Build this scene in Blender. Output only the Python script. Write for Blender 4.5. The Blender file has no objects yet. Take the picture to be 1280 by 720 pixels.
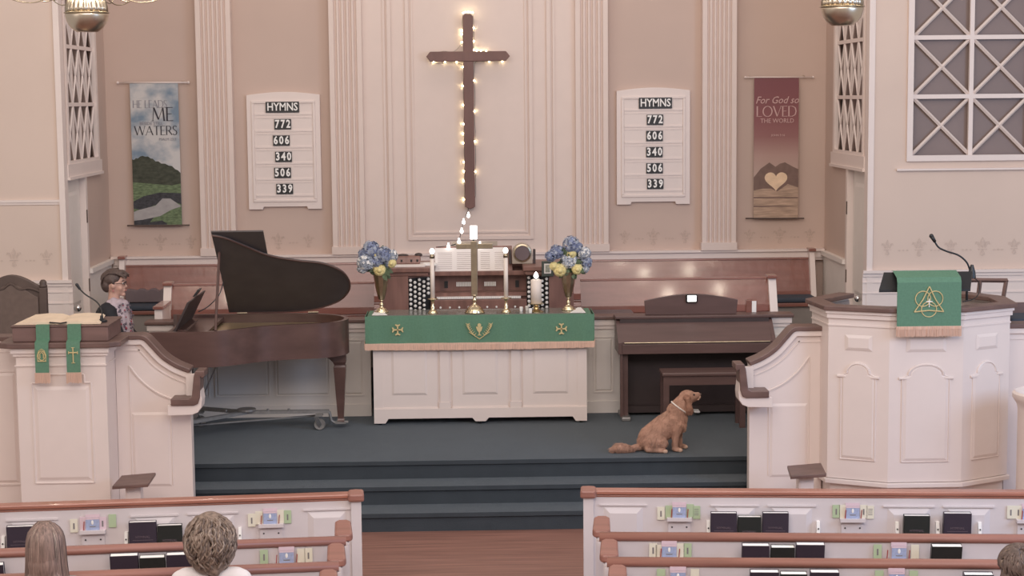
import bpy, bmesh, math, random
from mathutils import Vector, Matrix
random.seed(7)
PI = math.pi
SC = bpy.context.scene
COL = SC.collection

# ------------------------------------------------------------------ camera
YAW, PIT, ROL = math.radians(1.4), math.radians(6.26), math.radians(.54)
fw = Vector((math.sin(YAW)*math.cos(PIT), math.cos(YAW)*math.cos(PIT), -math.sin(PIT)))
r0 = Vector((math.cos(YAW), -math.sin(YAW), 0)); u0 = r0.cross(fw)
rt = r0*math.cos(ROL) - u0*math.sin(ROL); up = u0*math.cos(ROL) + r0*math.sin(ROL)
cd = bpy.data.cameras.new('camera'); cam = bpy.data.objects.new('camera', cd); COL.objects.link(cam)
M3 = Matrix((rt, up, -fw)).transposed()
cam.matrix_world = Matrix.Translation((0, -15, 3.64)) @ M3.to_4x4()
cd.sensor_width = 36; cd.lens = 2170/1280*36; cd.clip_end = 200
SC.camera = cam

# ------------------------------------------------------------------ light
SC.view_settings.view_transform = 'Standard'; SC.view_settings.look = 'None'
SC.view_settings.exposure = 0.0; SC.view_settings.gamma = 1; SC.view_settings.use_curve_mapping = False
w = bpy.data.worlds.new('world'); SC.world = w; w.use_nodes = True
bg = w.node_tree.nodes['Background']; bg.inputs[0].default_value = (1.0, .89, .83, 1); bg.inputs[1].default_value = .50
def area(name, loc, tgt, sx, sy, col, power):
    l = bpy.data.lights.new(name, 'AREA'); l.shape = 'RECTANGLE'; l.size = sx; l.size_y = sy; l.color = col; l.energy = power
    o = bpy.data.objects.new(name, l); COL.objects.link(o); o.location = loc
    o.rotation_euler = (Vector(tgt)-Vector(loc)).to_track_quat('-Z', 'Y').to_euler(); return o
area('nave_ceiling_light', (0, -7, 9), (0, 0, 0), 9, 6, (1, .90, .85), 300)
area('rear_fill_light', (0, -13, 7.5), (0, 0, 1), 10, 3, (1, .88, .83), 520)  # fill added above the camera to brighten the foreground and lift shadows
area('nave_window_daylight', (8.5, -7, 4), (1.5, -2, .8), 4, 3, (.42, .64, 1), 300)
area('nave_window_daylight', (-8.5, -7, 4), (-1.5, -2, .8), 4, 3, (1, .9, .86), 70)
area('chancel_downlight', (0, 3.2, 7.5), (0, 4.2, 2), 6, 1.2, (1, .82, .72), 40)

# ------------------------------------------------------------------ materials
MATS = {}
def mat(name, col, rough=.55, metal=0, var=.06, scale=(6, 6, 6), bump=0, bscale=60, emit=None, estr=0, alpha=1, trans=0, spec=.5, coat=0):
    m = bpy.data.materials.new(name); m.use_nodes = True; nt = m.node_tree; b = nt.nodes['Principled BSDF']
    b.inputs['Roughness'].default_value = rough; b.inputs['Metallic'].default_value = metal
    b.inputs['Specular IOR Level'].default_value = spec
    if coat: b.inputs['Coat Weight'].default_value = coat; b.inputs['Coat Roughness'].default_value = .09
    c = (*col, 1)
    tc = nt.nodes.new('ShaderNodeTexCoord')
    if var:
        mp = nt.nodes.new('ShaderNodeMapping'); mp.inputs['Scale'].default_value = scale
        nz = nt.nodes.new('ShaderNodeTexNoise'); nz.inputs['Scale'].default_value = 1; nz.inputs['Detail'].default_value = 5
        rp = nt.nodes.new('ShaderNodeValToRGB')
        rp.color_ramp.elements[0].position = .3; rp.color_ramp.elements[1].position = .7
        rp.color_ramp.elements[0].color = tuple(max(0, x*(1-var)) for x in col)+(1,)
        rp.color_ramp.elements[1].color = tuple(min(1, x*(1+var)) for x in col)+(1,)
        nt.links.new(tc.outputs['Object'], mp.inputs['Vector']); nt.links.new(mp.outputs[0], nz.inputs['Vector'])
        nt.links.new(nz.outputs['Fac'], rp.inputs[0]); nt.links.new(rp.outputs[0], b.inputs['Base Color'])
    else: b.inputs['Base Color'].default_value = c
    if bump:
        n2 = nt.nodes.new('ShaderNodeTexNoise'); n2.inputs['Scale'].default_value = bscale
        bm_ = nt.nodes.new('ShaderNodeBump'); bm_.inputs['Strength'].default_value = bump; bm_.inputs['Distance'].default_value = .01
        nt.links.new(tc.outputs['Object'], n2.inputs['Vector']); nt.links.new(n2.outputs['Fac'], bm_.inputs['Height'])
        nt.links.new(bm_.outputs[0], b.inputs['Normal'])
    if emit: b.inputs['Emission Color'].default_value = (*emit, 1); b.inputs['Emission Strength'].default_value = estr
    if trans: b.inputs['Transmission Weight'].default_value = trans
    MATS[name] = m; return m
WHITE = mat('white_paint', (.78, .675, .625), .45, var=.015)
PEWW = mat('pew_white_paint', (.70, .64, .64), .4, var=.02)
PANW = mat('panelling_white_paint', (.73, .605, .54), .5, var=.015)
WALLM = mat('blush_wall_paint', (.575, .44, .372), .8, var=.03, scale=(1.2, 1.2, 1.2))
WALLN = mat('cream_wall_paint', (.69, .555, .475), .8, var=.03, scale=(1.2, 1.2, 1.2))
STEN = mat('stencil_paint', (.515, .39, .325), .8, var=.12, scale=(40, 40, 40))
GREYW = mat('grey_white_paint', (.78, .72, .665), .6, var=.02)
CARPET = mat('blue_carpet', (.058, .068, .077), .95, var=.07, scale=(5, 5, 5), bump=.5, bscale=220, spec=.1)
cb_ = CARPET.node_tree.nodes['Principled BSDF']; cb_.inputs['Sheen Weight'].default_value = .24; cb_.inputs['Sheen Roughness'].default_value = .35; cb_.inputs['Sheen Tint'].default_value = (.82, .90, .95, 1)
FLOORM = mat('floor_boards', (.26, .13, .10), .42, var=.28, scale=(1.2, 26, 26), spec=.4)
CHOIR = mat('choir_wood', (.25, .105, .083), .24, var=.14, scale=(1.2, 9, 9), bump=.28, bscale=10, coat=.7)
CAPW = mat('brown_cap_wood', (.155, .092, .078), .4, var=.2, scale=(5, 12, 12))
RAILW = mat('pew_rail_wood', (.40, .165, .115), .3, var=.18, scale=(2, 22, 22), coat=.3)
RAILD = mat('pew_rail_wood_dark', (.33, .15, .115), .38, var=.14, scale=(2, 22, 22))
PIANO = mat('walnut_piano', (.105, .057, .048), .33, var=.2, scale=(2.2, 9, 9), coat=.25)
LIDM = mat('piano_lid_inside', (.088, .076, .075), .4, var=.1)
DPIA = mat('rosewood_laminate', (.115, .068, .062), .38, var=.12, scale=(2, 14, 14))
DPIB = mat('rosewood_dark', (.05, .034, .033), .5, var=.1)
ORGW = mat('organ_wood', (.23, .118, .095), .4, var=.24, scale=(14, 14, 2.2))
BLACK = mat('black_satin', (.018, .018, .02), .4, var=0)
DARK = mat('dark_brown_carved', (.10, .068, .056), .5, var=.15)
LEATH = mat('brown_upholstery', (.15, .105, .086), .6, var=.1, scale=(20, 20, 20))
GREEN = mat('green_brocade', (.105, .225, .145), .75, var=.08, scale=(60, 60, 60))
GOLDT = mat('gold_thread', (.62, .50, .25), .6, var=.1, scale=(90, 90, 90))
FRING = mat('peach_fringe', (.70, .47, .36), .8, var=.16, scale=(150, 150, 8))
BRASS = mat('brass', (.74, .62, .42), .2, 1, var=.06)
BRASSD = mat('aged_brass', (.42, .35, .25), .28, 1, var=.12, scale=(20, 20, 20))
BRASSC = mat('satin_champagne_brass', (.62, .53, .42), .3, 1, var=.08)
STEEL = mat('grey_steel', (.30, .29, .28), .45, .6, var=.12, scale=(20, 20, 20))
CHROME = mat('chrome', (.7, .7, .7), .2, 1, var=0)
GLASSG = mat('grey_window_glass', (.22, .16, .142), .5, var=.06, scale=(2, 2, 2), spec=.6)
CANDLE = mat('cream_wax', (.82, .72, .64), .5, var=.02)
GLOW = mat('bulb_glow', (1, 1, 1), .4, var=0, emit=(1, .9, .72), estr=9)
GLOWW = mat('white_led_glow', (1, 1, 1), .4, var=0, emit=(1, .97, .92), estr=4)
FAIRY = mat('fairy_bulb_glow', (1, 1, 1), .4, var=0, emit=(1, .86, .50), estr=42)
PAPER = mat('paper', (.84, .78, .74), .7, var=.02)
PAGES = mat('page_edges', (.92, .90, .86), .7, var=.02)
INK = mat('ink', (.22, .2, .2), .8, var=0)
PURPLE = mat('dark_plum_cover', (.045, .035, .052), .45, var=.08)
DGREEN = mat('black_green_cover', (.022, .026, .024), .45, var=.08)
COVTXT = mat('cover_lettering', (.16, .12, .14), .5, var=0)
BLUEC = mat('pale_blue_card', (.36, .42, .60), .6, var=.12, scale=(60, 60, 60))
LIMEC = mat('lime_card', (.46, .57, .36), .7, var=.05)
CREAMC = mat('cream_card', (.80, .76, .62), .7, var=.03)
PINKC = mat('pink_card', (.74, .58, .63), .7, var=.05)
REDC = mat('red_pencil', (.35, .07, .06), .5, var=0)
NAVY = mat('navy_cushion', (.045, .055, .075), .85, var=.1)
MAUVE = mat('mauve_grey_cloth', (.16, .12, .125), .85, var=.12)
SKIN = mat('skin', (.60, .36, .28), .5, var=.04)
LIPS = mat('lip_colour', (.42, .17, .15), .5, var=0)
HAIRB = mat('brown_hair', (.095, .062, .052), .55, var=.3, scale=(60, 60, 60))
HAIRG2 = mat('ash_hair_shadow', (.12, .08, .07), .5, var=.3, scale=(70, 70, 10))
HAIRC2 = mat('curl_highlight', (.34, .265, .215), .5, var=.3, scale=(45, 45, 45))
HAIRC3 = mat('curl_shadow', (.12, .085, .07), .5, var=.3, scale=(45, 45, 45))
HAIRG = mat('ash_brown_hair', (.26, .175, .145), .5, var=.38, scale=(70, 70, 10))
HAIRC = mat('tousled_light_brown_hair', (.225, .162, .125), .5, var=.42, scale=(45, 45, 45))
HAIRD = mat('grey_brown_hair', (.135, .095, .08), .5, var=.4, scale=(45, 45, 45))
SHIRTK = mat('black_knit', (.016, .016, .02), .8, var=.1)
SHIRTW = mat('white_shirt', (.82, .76, .75), .8, var=.03)
SHIRTG = mat('grey_shirt', (.28, .26, .27), .8, var=.05)
DENIM = mat('dark_trousers', (.03, .035, .05), .8, var=.1)
SCARF = mat('lilac_scarf', (.50, .41, .44), .85, var=.1)
SCRED = mat('scarf_red_print', (.33, .06, .09), .85, var=.1)
SCGRY = mat('scarf_grey_print', (.17, .14, .17), .85, var=.1)
FURR = mat('golden_red_fur', (.44, .26, .19), .8, var=.22, scale=(14, 14, 14), bump=.6, bscale=90, spec=.2)
FURL = mat('pale_fur', (.62, .42, .31), .85, var=.12, scale=(30, 30, 30), bump=.5, bscale=90)
FURD = mat('russet_fur', (.35, .185, .125), .8, var=.2, scale=(30, 30, 30), bump=.6, bscale=90)
BLUEF = mat('blue_petals', (.25, .29, .43), .7, var=.35, scale=(30, 30, 30))
PALEF = mat('pale_blue_petals', (.42, .46, .53), .7, var=.2, scale=(30, 30, 30))
YELF = mat('yellow_petals', (.80, .68, .32), .6, var=.08)
LEAF = mat('leaf_green', (.09, .13, .07), .6, var=.3, scale=(30, 30, 30))
TAN = mat('tan_clock_case', (.40, .33, .265), .5, var=.08)
SKYP = mat('banner_sky_print', (.42, .47, .52), .8, var=.42, scale=(2.6, 1, 3.4))
nt = SKYP.node_tree; rp = [n for n in nt.nodes if n.type == 'VALTORGB'][0]
rp.color_ramp.elements[0].color = (.20, .27, .34, 1); rp.color_ramp.elements[0].position = .38; rp.color_ramp.elements[1].color = (.60, .58, .56, 1); rp.color_ramp.elements[1].position = .56
BANC = mat('banner_cloud_print', (.62, .60, .58), .8, var=.12, scale=(4, 4, 7))
HILLP = mat('banner_hill_print', (.06, .065, .045), .8, var=.4, scale=(14, 14, 30))
GRASP = mat('banner_grass_print', (.14, .19, .10), .8, var=.45, scale=(18, 18, 50))
ROCKP = mat('banner_rock_print', (.05, .05, .055), .8, var=.4, scale=(25, 25, 40))
RIVP = mat('banner_river_print', (.38, .36, .35), .8, var=.12, scale=(8, 8, 20))
PRK = mat('banner_dark_lettering', (.05, .045, .055), .8, var=0)
PRG = mat('banner_grey_lettering', (.28, .27, .30), .8, var=0)
REDP = mat('banner_red_print', (.26, .095, .10), .8, var=.18, scale=(3, 3, 6))
g_ = REDP.node_tree; r_ = [n for n in g_.nodes if n.type == 'VALTORGB'][0]; sx_ = g_.nodes.new('ShaderNodeSeparateXYZ'); tc_ = [n for n in g_.nodes if n.type == 'TEX_COORD'][0]
g_.links.new(tc_.outputs['Object'], sx_.inputs[0]); dv_ = g_.nodes.new('ShaderNodeMath'); dv_.operation = 'DIVIDE'; dv_.inputs[1].default_value = 1.63; g_.links.new(sx_.outputs['Z'], dv_.inputs[0]); g_.links.new(dv_.outputs[0], r_.inputs[0])
r_.color_ramp.elements[0].position = .3; r_.color_ramp.elements[0].color = (.50, .37, .32, 1); r_.color_ramp.elements[1].position = .95; r_.color_ramp.elements[1].color = (.22, .085, .095, 1)
for p_, c_ in ((.45, (.44, .29, .255, 1)), (.58, (.30, .145, .14, 1)), (.72, (.255, .10, .105, 1))): e_ = r_.color_ramp.elements.new(p_); e_.color = c_
ROSEP = mat('banner_rose_print', (.37, .19, .17), .8, var=.12, scale=(3, 3, 9))
DUSKP = mat('banner_dusk_print', (.50, .36, .31), .8, var=.1, scale=(3, 3, 12))
HANDP = mat('banner_hands_print', (.20, .13, .11), .8, var=.12, scale=(14, 14, 14))
SEAP = mat('banner_sea_print', (.45, .32, .24), .8, var=.3, scale=(5, 5, 50))
SUNP = mat('banner_sun_print', (.80, .60, .42), .8, var=.1, scale=(9, 9, 20))
PRL = mat('banner_pink_lettering', (.62, .42, .40), .8, var=0)
PIC = mat('picture_print', (.35, .36, .30), .6, var=.4, scale=(50, 50, 50))
FRG = mat('green_frame', (.06, .075, .065), .4, var=.1)

# ------------------------------------------------------------------ building helpers
ORG = {}
def put(o, label=None, cat=None, group=None, kind=None):
    if label: o['label'] = label
    if cat: o['category'] = cat
    if group: o['group'] = group
    if kind: o['kind'] = kind
    return o
def thing(name, label, cat, loc, group=None, rotz=0):
    o = bpy.data.objects.new(name, None); COL.objects.link(o); o.empty_display_size = .1
    o.location = loc; o.rotation_euler = (0, 0, rotz); ORG[o.name] = Vector(loc)
    return put(o, label, cat, group)

UNIT = {}
RJ = random.Random(99)
class MB:
    def __init__(s): s.bm = bmesh.new()
    def face(s, vs):
        try: s.bm.faces.new(vs)
        except ValueError: pass
    def pts(s, L): return [s.bm.verts.new(p) for p in L]
    def box(s, x0, x1, y0, y1, z0, z1):
        if min(x1-x0, y1-y0, z1-z0) > .007:      # workshop tolerance keeps neighbouring faces from coinciding
            j = lambda: RJ.uniform(-.0006, .0006)
            x0 += j(); x1 += j(); y0 += j(); y1 += j(); z0 += j(); z1 += j()
        v = s.pts([(x, y, z) for z in (z0, z1) for y in (y0, y1) for x in (x0, x1)])
        for f in ((0, 2, 3, 1), (4, 5, 7, 6), (0, 1, 5, 4), (2, 6, 7, 3), (0, 4, 6, 2), (1, 3, 7, 5)): s.face([v[i] for i in f])
        return s
    def loft(s, rings, caps=True):
        R = [s.pts(r) for r in rings]; n = len(R[0])
        for a, b in zip(R, R[1:]):
            for i in range(n): s.face([a[i], a[(i+1) % n], b[(i+1) % n], b[i]])
        if caps: s.face(R[0][::-1]); s.face(R[-1])
        return s
    def prism(s, poly, y0, y1):      # poly in x,z
        return s.loft([[(x, y0, z) for x, z in poly], [(x, y1, z) for x, z in poly]])
    def plan(s, poly, z0, z1):       # poly in x,y
        return s.loft([[(x, y, z0) for x, y in poly], [(x, y, z1) for x, y in poly]])
    def side(s, poly, x0, x1):       # poly in y,z
        return s.loft([[(x0, y, z) for y, z in poly], [(x1, y, z) for y, z in poly]])
    def tube(s, path, r, n=8, closed=False):
        P = [Vector(p) for p in path]; rings = []
        rr = r if isinstance(r, (list, tuple)) else [r]*len(P)
        pu = None
        for i, p in enumerate(P):
            t = (P[min(i+1, len(P)-1)]-P[max(i-1, 0)])
            t = t.normalized() if t.length > 1e-9 else Vector((0, 0, 1))
            a = pu if pu else (Vector((0, 0, 1)) if abs(t.z) < .9 else Vector((1, 0, 0)))
            e1 = (a-t*a.dot(t)); e1 = e1.normalized() if e1.length > 1e-6 else t.orthogonal().normalized()
            pu = e1; e2 = t.cross(e1)
            rings.append([p+(e1*math.cos(2*PI*k/n)+e2*math.sin(2*PI*k/n))*rr[i] for k in range(n)])
        return s.loft(rings)
    def lathe(s, prof, c=(0, 0, 0), n=24, ribs=0, amp=0):
        rings = []
        for r, z in prof:
            rings.append([(c[0]+math.cos(2*PI*k/n)*r*(1+(amp*abs(math.cos(ribs*PI*k/n)) if ribs else 0)), c[1]+math.sin(2*PI*k/n)*r*(1+(amp*abs(math.cos(ribs*PI*k/n)) if ribs else 0)), c[2]+z) for k in range(n)])
        return s.loft(rings)
    def ball(s, c, r, seg=12, rings=8, rot=None):
        r = (r, r, r) if not hasattr(r, '__len__') else r
        mm = Matrix.Translation(c) @ (rot.to_4x4() if rot else Matrix()) @ Matrix.Diagonal((*r, 1))
        key = (seg, rings)
        if key not in UNIT:
            V = [(0, 0, 1)]+[(math.sin(PI*j/rings)*math.cos(2*PI*k/seg), math.sin(PI*j/rings)*math.sin(2*PI*k/seg), math.cos(PI*j/rings)) for j in range(1, rings) for k in range(seg)]+[(0, 0, -1)]
            Fc = [(0, 1+k, 1+(k+1) % seg) for k in range(seg)]
            for j in range(rings-2):
                for k in range(seg):
                    a, b = 1+j*seg+k, 1+j*seg+(k+1) % seg; Fc.append((a, a+seg, b+seg, b))
            l = len(V)-1; Fc += [(l, l-seg+(k+1) % seg, l-seg+k) for k in range(seg)]
            UNIT[key] = ([Vector(v) for v in V], Fc)
        V, Fc = UNIT[key]; vv = s.pts([mm @ v for v in V])
        for f in Fc: s.bm.faces.new([vv[i] for i in f])
        return s
    def panel(s, x0, x1, z0, z1, y, d=.014, w=.035, fr=True):     # raised field with sloped edge, facing -y
        if fr:
            m = .014
            for a in ((x0-m, x1+m, z0-m, z0), (x0-m, x1+m, z1, z1+m), (x0-m, x0, z0, z1), (x1, x1+m, z0, z1)):
                s.box(a[0], a[1], y-.010, y+.004, a[2], a[3])
        o = [(x0, y+.003, z0), (x1, y+.003, z0), (x1, y+.003, z1), (x0, y+.003, z1)]
        i = [(x0+w, y-d, z0+w), (x1-w, y-d, z0+w), (x1-w, y-d, z1-w), (x0+w, y-d, z1-w)]
        return s.loft([o, i])
    def build(s, name, m, parent=None, origin=None, local=False, smooth=False, bevel=0, xf=None):
        bmesh.ops.recalc_face_normals(s.bm, faces=s.bm.faces)
        me = bpy.data.meshes.new(name); 
        if xf: s.bm.transform(xf)
        org = Vector((0, 0, 0))
        if parent is not None: org = ORG[parent.name]
        elif origin: org = Vector(origin)
        if not local and org.length: s.bm.transform(Matrix.Translation(-org))
        s.bm.to_mesh(me); s.bm.free(); me.materials.append(m)
        if smooth:
            for p in me.polygons: p.use_smooth = True
        o = bpy.data.objects.new(name, me); COL.objects.link(o)
        if parent is not None: o.parent = parent
        else: o.location = org
        ORG[o.name] = org
        if bevel:
            b = o.modifiers.new('bevel', 'BEVEL'); b.width = bevel; b.segments = 2; b.limit_method = 'ANGLE'; b.angle_limit = math.radians(40)
        return o
def struct(mb, name, m, **k):
    o = mb.build(name, m, **k)
    if o.parent is None: o['kind'] = 'structure'
    return o
def smooth_auto(o, ang=35):
    me = o.data
    for p in me.polygons: p.use_smooth = True
    me.update()
    try:
        for e in me.edges: pass
        bm = bmesh.new(); bm.from_mesh(me)
        for e in bm.edges:
            if len(e.link_faces) == 2 and e.calc_face_angle(0) > math.radians(ang): e.smooth = False
        bm.to_mesh(me); bm.free()
    except Exception: pass
    return o
TMP = bpy.data.scenes.new('tmp')
def baked(o):                       # evaluated mesh of a lone object (small scratch scene keeps this quick)
    TMP.collection.objects.link(o); vl = TMP.view_layers[0]; vl.update()
    dg = vl.depsgraph; dg.update()
    me = bpy.data.meshes.new_from_object(o.evaluated_get(dg)); TMP.collection.objects.unlink(o); return me
TXT = {}
def text(body, size, x, z, y, m, parent, name='lettering', sx=1, shear=0, align='CENTER', ext=.0015, local=False, rot=None, bold=0):
    key = (body, size, align, ext, shear, bold)
    if key not in TXT:
        cu = bpy.data.curves.new('txt', 'FONT'); cu.body = body; cu.size = size; cu.align_x = align; cu.align_y = 'CENTER'
        cu.extrude = ext; cu.shear = shear; cu.resolution_u = 2; cu.offset = bold
        t = bpy.data.objects.new('txt', cu); TXT[key] = baked(t)
        bpy.data.objects.remove(t); bpy.data.curves.remove(cu)
    me = TXT[key].copy(); me.name = name
    X = Matrix.Translation((x, y, z)) @ (rot.to_4x4() if rot else Matrix()) @ Matrix.Rotation(PI/2, 4, 'X') @ Matrix.Diagonal((sx, 1, 1, 1))
    if not local: X = Matrix.Translation(-ORG[parent.name]) @ X
    me.transform(X); me.materials.clear(); me.materials.append(m)
    o = bpy.data.objects.new(name, me); COL.objects.link(o); o.parent = parent; ORG[o.name] = ORG[parent.name]; return o
def organic(name, blobs, m, parent, voxel=.01, sm=4, xf=None, grow=0, local=False, noise=0):
    mb = MB()
    for b in blobs:
        if b[0] == 'e':
            r = tuple(q+grow for q in b[2]); mb.ball(b[1], r, 16, 10, rot=(Matrix.Rotation(b[3], 3, b[4]) if len(b) > 3 else None))
        else:
            p0, q0, p1, q1 = Vector(b[1]), b[2]+grow, Vector(b[3]), b[4]+grow
            n = max(2, int((p1-p0).length/(min(q0, q1)*.35))+1)
            for i in range(n+1):
                t = i/n; mb.ball(p0.lerp(p1, t), q0+(q1-q0)*t, 12, 8)
    if xf: mb.bm.transform(xf)
    if not local: mb.bm.transform(Matrix.Translation(-ORG[parent.name]))
    me = bpy.data.meshes.new(name); mb.bm.to_mesh(me); mb.bm.free()
    o = bpy.data.objects.new(name, me)
    r = o.modifiers.new('r', 'REMESH'); r.mode = 'VOXEL'; r.voxel_size = voxel
    s = o.modifiers.new('s', 'SMOOTH'); s.factor = .5; s.iterations = sm
    m2 = baked(o); COL.objects.link(o)
    o.modifiers.clear(); o.data = m2; bpy.data.meshes.remove(me); m2.name = name
    m2.materials.clear(); m2.materials.append(m)
    for p in m2.polygons: p.use_smooth = True
    o.parent = parent; ORG[o.name] = ORG[parent.name]; return o
# thick-and-thin serif capitals for the banners: (points, weight) strokes and serif feet
GL = {'H': (.8, [((.12, 0), (.12, 1), 1), ((.68, 0), (.68, 1), 1), ((.12, .5), (.68, .5), 0)], [(.12, 0), (.12, 1), (.68, 0), (.68, 1)]),
 'E': (.55, [((.1, 0), (.1, 1), 1), ((.1, 1), (.5, 1), 0), ((.1, .52), (.42, .52), 0), ((.1, 0), (.52, 0), 0)], [(.1, 0), (.1, 1)]),
 'L': (.55, [((.1, 0), (.1, 1), 1), ((.1, 0), (.52, 0), 0)], [(.1, 0), (.1, 1)]),
 'A': (.78, [((.06, 0), (.39, 1), 0), ((.39, 1), (.72, 0), 1), ((.18, .34), (.6, .34), 0)], [(.06, 0), (.72, 0)]),
 'M': (.98, [((.1, 0), (.18, 1), 0), ((.18, 1), (.49, .1), 1), ((.49, .1), (.8, 1), 0), ((.8, 1), (.88, 0), 1)], [(.1, 0), (.88, 0)]),
 'W': (1.1, [((.05, 1), (.3, 0), 1), ((.3, 0), (.55, 1), 0), ((.55, 1), (.8, 0), 1), ((.8, 0), (1.05, 1), 0)], [(.05, 1), (.55, 1), (1.05, 1)]),
 'V': (.78, [((.06, 1), (.39, 0), 1), ((.39, 0), (.72, 1), 0)], [(.06, 1), (.72, 1)]),
 'T': (.66, [((.33, 0), (.33, 1), 1), ((.03, 1), (.63, 1), 0)], [(.33, 0)]),
 'R': (.66, [((.1, 0), (.1, 1), 1), ((.3, .5), (.62, 0), 1)], [(.1, 0), (.1, 1)]),
 'D': (.8, [((.1, 0), (.1, 1), 1)], [(.1, 0), (.1, 1)]), 'O': (.95, [], []), 'S': (.5, [], []), ' ': (.35, [], [])}
ARC = {'R': [(.1, 1), (.35, 1), (.5, .9), (.5, .62), (.35, .5), (.1, .5)], 'D': [(.1, 1), (.4, 1), (.66, .85), (.74, .5), (.66, .15), (.4, 0), (.1, 0)],
 'O': [(.47+.4*math.cos(t*PI/10), .5+.51*math.sin(t*PI/10)) for t in range(21)], 'S': [(.43, .9), (.33, 1), (.18, 1), (.08, .86), (.1, .68), (.25, .54), (.4, .4), (.44, .2), (.34, .02), (.18, -.01), (.05, .12)]}
def serif(body, h, xc, zc, y, m, parent, name='serif_lettering', sx=1):
    tot = sum(GL[ch][0] for ch in body)*h*sx; x = xc-tot/2; z0 = zc-h/2; mb = MB(); w = (.028*h, .075*h)
    def seg(a, b, t):
        A, B = Vector(a), Vector(b); d = (B-A).normalized(); n = Vector((-d.y, d.x))*t
        mb.prism([tuple(A+n), tuple(B+n), tuple(B-n), tuple(A-n)], y, y+.001)
    for ch in body:
        adv, st, se = GL[ch]; P = lambda p: (x+p[0]*h*sx, z0+p[1]*h)
        for a, b, k in st: seg(P(a), P(b), w[k]*.8)
        for q in se: seg((x+q[0]*h*sx-.085*h, z0+q[1]*h), (x+q[0]*h*sx+.085*h, z0+q[1]*h), .016*h)
        if ch in ARC:
            L = [P(q) for q in ARC[ch]]
            for a, b in zip(L, L[1:]):
                v = abs(b[1]-a[1])/(math.hypot(b[0]-a[0], b[1]-a[1])+1e-9); seg(a, b, (w[0]+(w[1]-w[0])*v)*.75)
        x += adv*h*sx
    return mb.build(name, m, parent)
def copy_tree(o, parent=None):
    c = o.copy(); COL.objects.link(c); c.parent = parent; ORG[c.name] = ORG.get(o.name, Vector((0, 0, 0)))
    for ch in list(o.children): copy_tree(ch, c)
    return c
def arc(cx, cz, r, a0, a1, n=10, rz=None):
    rz = rz or r
    return [(cx+r*math.cos(math.radians(a0+(a1-a0)*i/n)), cz+rz*math.sin(math.radians(a0+(a1-a0)*i/n))) for i in range(n+1)]
def cr(P, n=6):                      # smooth curve through points
    P = [Vector(p) for p in P]; Q = [P[0]]+P+[P[-1]]; out = []
    for i in range(1, len(Q)-2):
        a, b, c, d = Q[i-1], Q[i], Q[i+1], Q[i+2]
        for k in range(n):
            t = k/n; out.append(.5*((2*b)+(c-a)*t+(2*a-5*b+4*c-d)*t*t+(3*b-a-3*c+d)*t**3))
    out.append(P[-1]); return [tuple(p) for p in out]
STEN2 = mat('stencil_paint_cream', (.60, .475, .405), .8, var=.1, scale=(40, 40, 40))
# ================================================================== SETTING
PZ = .48
struct(MB().box(-7, 7, -9, 3.2, -.1, 0), 'floor', FLOORM)
o = struct(MB().box(-6.2, 6.2, 0, 5.2, .32, PZ), 'chancel_platform', CARPET)
struct(MB().box(-6.2, 6.2, -.02, .06, PZ-.035, PZ+.001), 'platform_nosing', CARPET, parent=o)
struct(MB().box(-2.6, 2.6, -.3, 5, .16, .32), 'carpet_step', CARPET)
s_ = bpy.data.objects['carpet_step']
struct(MB().box(-2.6, 2.6, -.322, -.25, .285, .321), 'step_nosing', CARPET, parent=s_)
o = struct(MB().box(-2.6, 2.6, -.61, 5, 0, .16), 'carpet_step.001', CARPET)
struct(MB().box(-2.6, 2.6, -.632, -.56, .125, .161), 'step_nosing', CARPET, parent=o)

# back wall of the chancel
wb = struct(MB().box(-4.2, 4.2, 5, 5.15, .3, 6.2), 'wall_back', WALLM)
# chair rail over the choir seats
struct(MB().box(-4.1, 4.1, 4.90, 5, 1.77, 1.845).box(-4.1, 4.1, 4.87, 5, 1.845, 1.87).box(-4.1, 4.1, 4.92, 5, 1.74, 1.77), 'trim_1', WHITE)
# central white panelling
m = MB().box(-1.22, 1.26, 4.93, 5, 1.87, 6.2)
struct(m, 'wall_panelling', PANW)
wp = bpy.data.objects['wall_panelling']
for sx in (-1, 1):
    c = .02
    struct(MB().box(c+sx*.905-.022, c+sx*.905+.022, 4.90, 4.935, 1.87, 6.2), 'moulding', PANW, parent=wp)
    struct(MB().box(c+sx*.965-.012, c+sx*.965+.012, 4.915, 4.935, 1.87, 6.2), 'moulding', PANW, parent=wp)
    struct(MB().box(c+sx*.70-.02, c+sx*.70+.02, 4.905, 4.935, 2.04, 6.2), 'moulding', PANW, parent=wp)
    struct(MB().box(c+sx*.645-.01, c+sx*.645+.01, 4.915, 4.935, 2.09, 6.2), 'moulding', PANW, parent=wp)
struct(MB().box(-.70, .74, 4.905, 4.935, 2.02, 2.06), 'moulding', PANW, parent=wp)
struct(MB().box(-.635, .675, 4.915, 4.935, 2.095, 2.115), 'moulding', PANW, parent=wp)
# fluted pilasters
def pilaster(x0, x1, nf, n):
    y = 4.86; pw = (x1-x0); e = .045; fl = (pw-2*e)/nf
    poly = [(x0, 5.0), (x0, y), (x0+e, y)]
    for i in range(nf):
        a = x0+e+i*fl
        poly += [(a+fl*.18, y), (a+fl*.3, y+.022), (a+fl*.5, y+.03), (a+fl*.7, y+.022), (a+fl*.82, y)]
    poly += [(x1-e, y), (x1, y), (x1, 5.0)]
    o = struct(MB().plan(poly, 1.96, 6.2), n, PANW)
    struct(MB().box(x0-.012, x1+.012, 4.845, 5, 1.87, 1.96), 'plinth', PANW, parent=o)
pilaster(-3.06, -2.665, 6, 'trim_2'); pilaster(-1.56, -1.19, 5, 'trim_3')
pilaster(1.23, 1.60, 5, 'trim_4'); pilaster(2.68, 3.07, 6, 'trim_5')

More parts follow.
